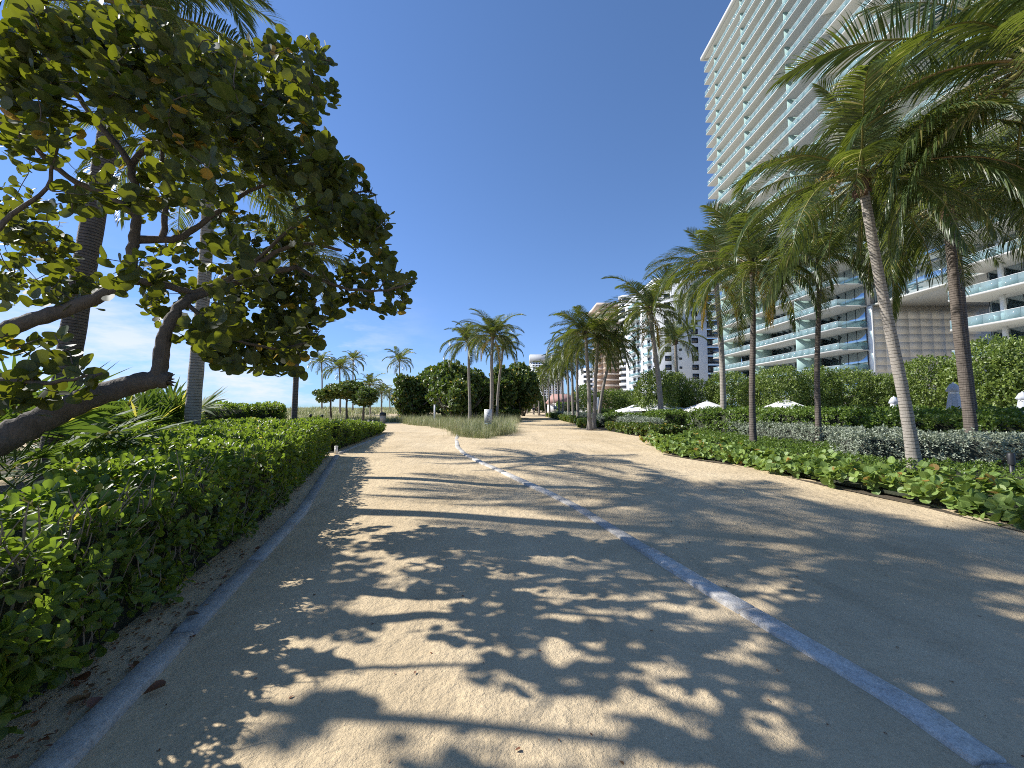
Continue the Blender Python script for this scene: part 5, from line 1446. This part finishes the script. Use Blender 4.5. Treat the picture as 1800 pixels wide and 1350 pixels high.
# people far down the path
def person(loc, rz, shirt, trousers, label, bend=0.0, seed=0):
    rt = empty('person', loc, label, 'person', rz=rz)
    pts = {'pelvis': (0, 0, .93), 'waist': (0, 0, 1.08), 'chest': (0, 0.02, 1.32), 'neck': (0, 0.02, 1.47), 'headb': (0, 0.04, 1.56), 'headt': (0, 0.04, 1.72),
           'hl': (-.1, 0, .9), 'kl': (-.11, .10, .5), 'al': (-.11, 0.16, .08), 'tl': (-.11, .30, .03), 'hr': (.1, 0, .9), 'kr': (.11, .02, .5), 'ar': (.11, -.20, .12), 'tr': (.11, -.07, .03),
           'sl': (-.18, 0.02, 1.40), 'el': (-.24, -.05, 1.12), 'wl': (-.25, .08, .90), 'fl': (-.25, .12, .80), 'sr': (.18, 0.02, 1.40), 'er': (.24, .05, 1.12), 'wr': (.25, .16, .92), 'fr': (.25, .2, .83)}
    rad = {'pelvis': .15, 'waist': .13, 'chest': .16, 'neck': .06, 'headb': .09, 'headt': .085, 'hl': .095, 'kl': .065, 'al': .042, 'tl': .035, 'hr': .095, 'kr': .065, 'ar': .042, 'tr': .035,
           'sl': .065, 'el': .045, 'wl': .033, 'fl': .03, 'sr': .065, 'er': .045, 'wr': .033, 'fr': .03}
    ed = [('pelvis', 'waist'), ('waist', 'chest'), ('chest', 'neck'), ('neck', 'headb'), ('headb', 'headt'), ('pelvis', 'hl'), ('hl', 'kl'), ('kl', 'al'), ('al', 'tl'), ('pelvis', 'hr'), ('hr', 'kr'), ('kr', 'ar'), ('ar', 'tr'),
          ('chest', 'sl'), ('sl', 'el'), ('el', 'wl'), ('wl', 'fl'), ('chest', 'sr'), ('sr', 'er'), ('er', 'wr'), ('wr', 'fr')]
    names = list(pts)
    me = bpy.data.meshes.new('person_body'); me.from_pydata([pts[k] for k in names], [(names.index(a), names.index(b)) for a, b in ed], [])
    o = bpy.data.objects.new('body', me); COL.objects.link(o)
    bm_layer = me.attributes
    mod = o.modifiers.new('skin', 'SKIN')
    sv = me.skin_vertices[0].data if me.skin_vertices else None
    if sv is None:
        bpy.context.view_layer.objects.active = o
        sv = me.skin_vertices[0].data
    for i, k in enumerate(names): sv[i].radius = (rad[k], rad[k] * 0.8 if k in ('chest', 'waist', 'pelvis') else rad[k])
    sv[0].use_root = True
    o.modifiers.new('sub', 'SUBSURF').levels = 1
    mm, t, out = newmat('clothes'); N = NT(t)
    z = N.n('ShaderNodeSeparateXYZ', {0: N.n('ShaderNodeTexCoord').outputs['Object']}).outputs[2]
    c = N.ramp(N.math('DIVIDE', z, 1.8), [(0, (0.03, 0.03, 0.03)), (0.05, (0.03, 0.03, 0.03)), (0.055, trousers), (0.53, trousers), (0.535, shirt), (0.81, shirt), (0.815, (0.42, 0.25, 0.17)), (0.90, (0.42, 0.25, 0.17)), (0.93, (0.05, 0.03, 0.02))])
    c.node.color_ramp.interpolation = 'CONSTANT'
    N.out(N.bsdf(c, 0.8)); me.materials.append(mm)
    o.parent = rt
    hair = MB().lathe([(0.093, 1.60), (0.102, 1.68), (0.085, 1.76), (0.001, 1.80)], 10).mesh('hair', [plain('hair', (0.04, 0.025, 0.015), 0.6)], smooth=True)
    part('hair', hair, rt, WM[rt.name] @ T(0, 0.03, 0))
    return rt
p = gnd(938, 730)
person((p[0], p[1], 0), 0.1, (0.03, 0.04, 0.08), (0.35, 0.33, 0.32), 'person in a dark top walking away on the far path')
p = gnd(945, 729)
person((p[0], p[1], 0), -0.1, (0.12, 0.08, 0.05), (0.04, 0.035, 0.03), 'person in brown walking beside the one in a dark top')

# fallen leaves along the left kerb and on the path
dl = single_leaf_mesh('fallen_leaf', T_CURL, M_DEAD)
fr_ = random.Random(12)
fl_px = [(150, 1195), (118, 1238), (160, 1245), (290, 1205), (328, 1095), (400, 1012), (392, 1016), (356, 1070), (405, 1000), (430, 975), (340, 1120), (270, 1150), (375, 1040), (300, 1110), (448, 965), (470, 950), (495, 925), (232, 1168)]
ORD = ['', '', '', '', ''] + ['%s of the scattered ones along the kerb' % k for k in ('closest to the camera', 'second closest', 'third closest', 'fourth closest', 'fifth closest', 'sixth closest', 'middle one', 'sixth farthest', 'fifth farthest', 'fourth farthest', 'third farthest', 'second farthest', 'farthest')]
spots_txt = ['largest red brown fallen leaf on the sand by the hedge foot', 'red brown fallen leaf nearer the camera by the hedge foot', 'red brown fallen leaf touching the near kerb edge', 'dark curled fallen leaf on the path beside the kerb', 'curled dark fallen leaf lying on the kerb top']
fl_px = fl_px[:5] + sorted(fl_px[5:], key=lambda q: -q[1])
for i, (x_, y_) in enumerate(fl_px):
    p = gnd(x_, y_, 0.02); zz = 0.065 if i in (4,) else 0.02
    M = T(p[0], p[1], zz) @ Matrix.Rotation(fr_.uniform(0, 6.28), 4, 'Z') @ Matrix.Rotation(R(fr_.uniform(-12, 12)), 4, 'X') @ Matrix.Rotation(R(-8), 4, 'Y') @ Matrix.Scale(fr_.uniform(0.065, 0.10) if i < 5 else fr_.uniform(0.035, 0.065), 4)
    thing('fallen_leaf', dl, spots_txt[i] if i < 5 else 'small brown dry leaf, %s' % ORD[i], 'leaf', M, 'fallen leaves by the kerb')
# fine litter and pebbles on the sand strip and the path (nobody could count them)
lr = np.random.default_rng(5)
n = 520
k = lr.integers(0, len(KL) - 1, n); t = lr.random(n)
A0 = np.array(KL)[k]; A1 = np.array(KL)[k + 1]
q = A0 + (A1 - A0) * t[:, None]; q[:, 0] -= lr.uniform(0.16, 0.5, n)
P = np.column_stack([q, np.full(n, 0.02)])
D = np.column_stack([np.cos(lr.random(n) * 6.28), np.sin(lr.random(n) * 6.28), lr.normal(0, 0.2, n)])
o = part('leaf_litter', leaves_mesh('leaf_litter', T_OBOVL, P, frames(D, np.tile([0, 0, 1.0], (n, 1)) + lr.normal(0, 0.3, (n, 3))), lr.uniform(0.012, 0.045, n), [M_DEAD]), None, stuff=True)
o['label'] = 'dry leaf litter on the sand strip under the near hedge'
# small dry bits blown over the path
n = 420
q = np.column_stack([lr.uniform(-3.2, 6.0, n), 1.4 + 16 * lr.random(n) ** 1.8])
P = np.column_stack([q, height(q[:, 0], q[:, 1]) + 0.006])
a_ = lr.random(n) * 6.28
D = np.column_stack([np.cos(a_), np.sin(a_), lr.normal(0, 0.15, n)])
o = part('path_litter', leaves_mesh('path_litter', T_OBOVL, P, frames(D, np.tile([0, 0, 1.0], (n, 1)) + lr.normal(0, 0.25, (n, 3))), lr.uniform(0.008, 0.032, n), [M_DEAD]), None, stuff=True)
o['label'] = 'tiny dry leaf bits scattered over the sandy path'
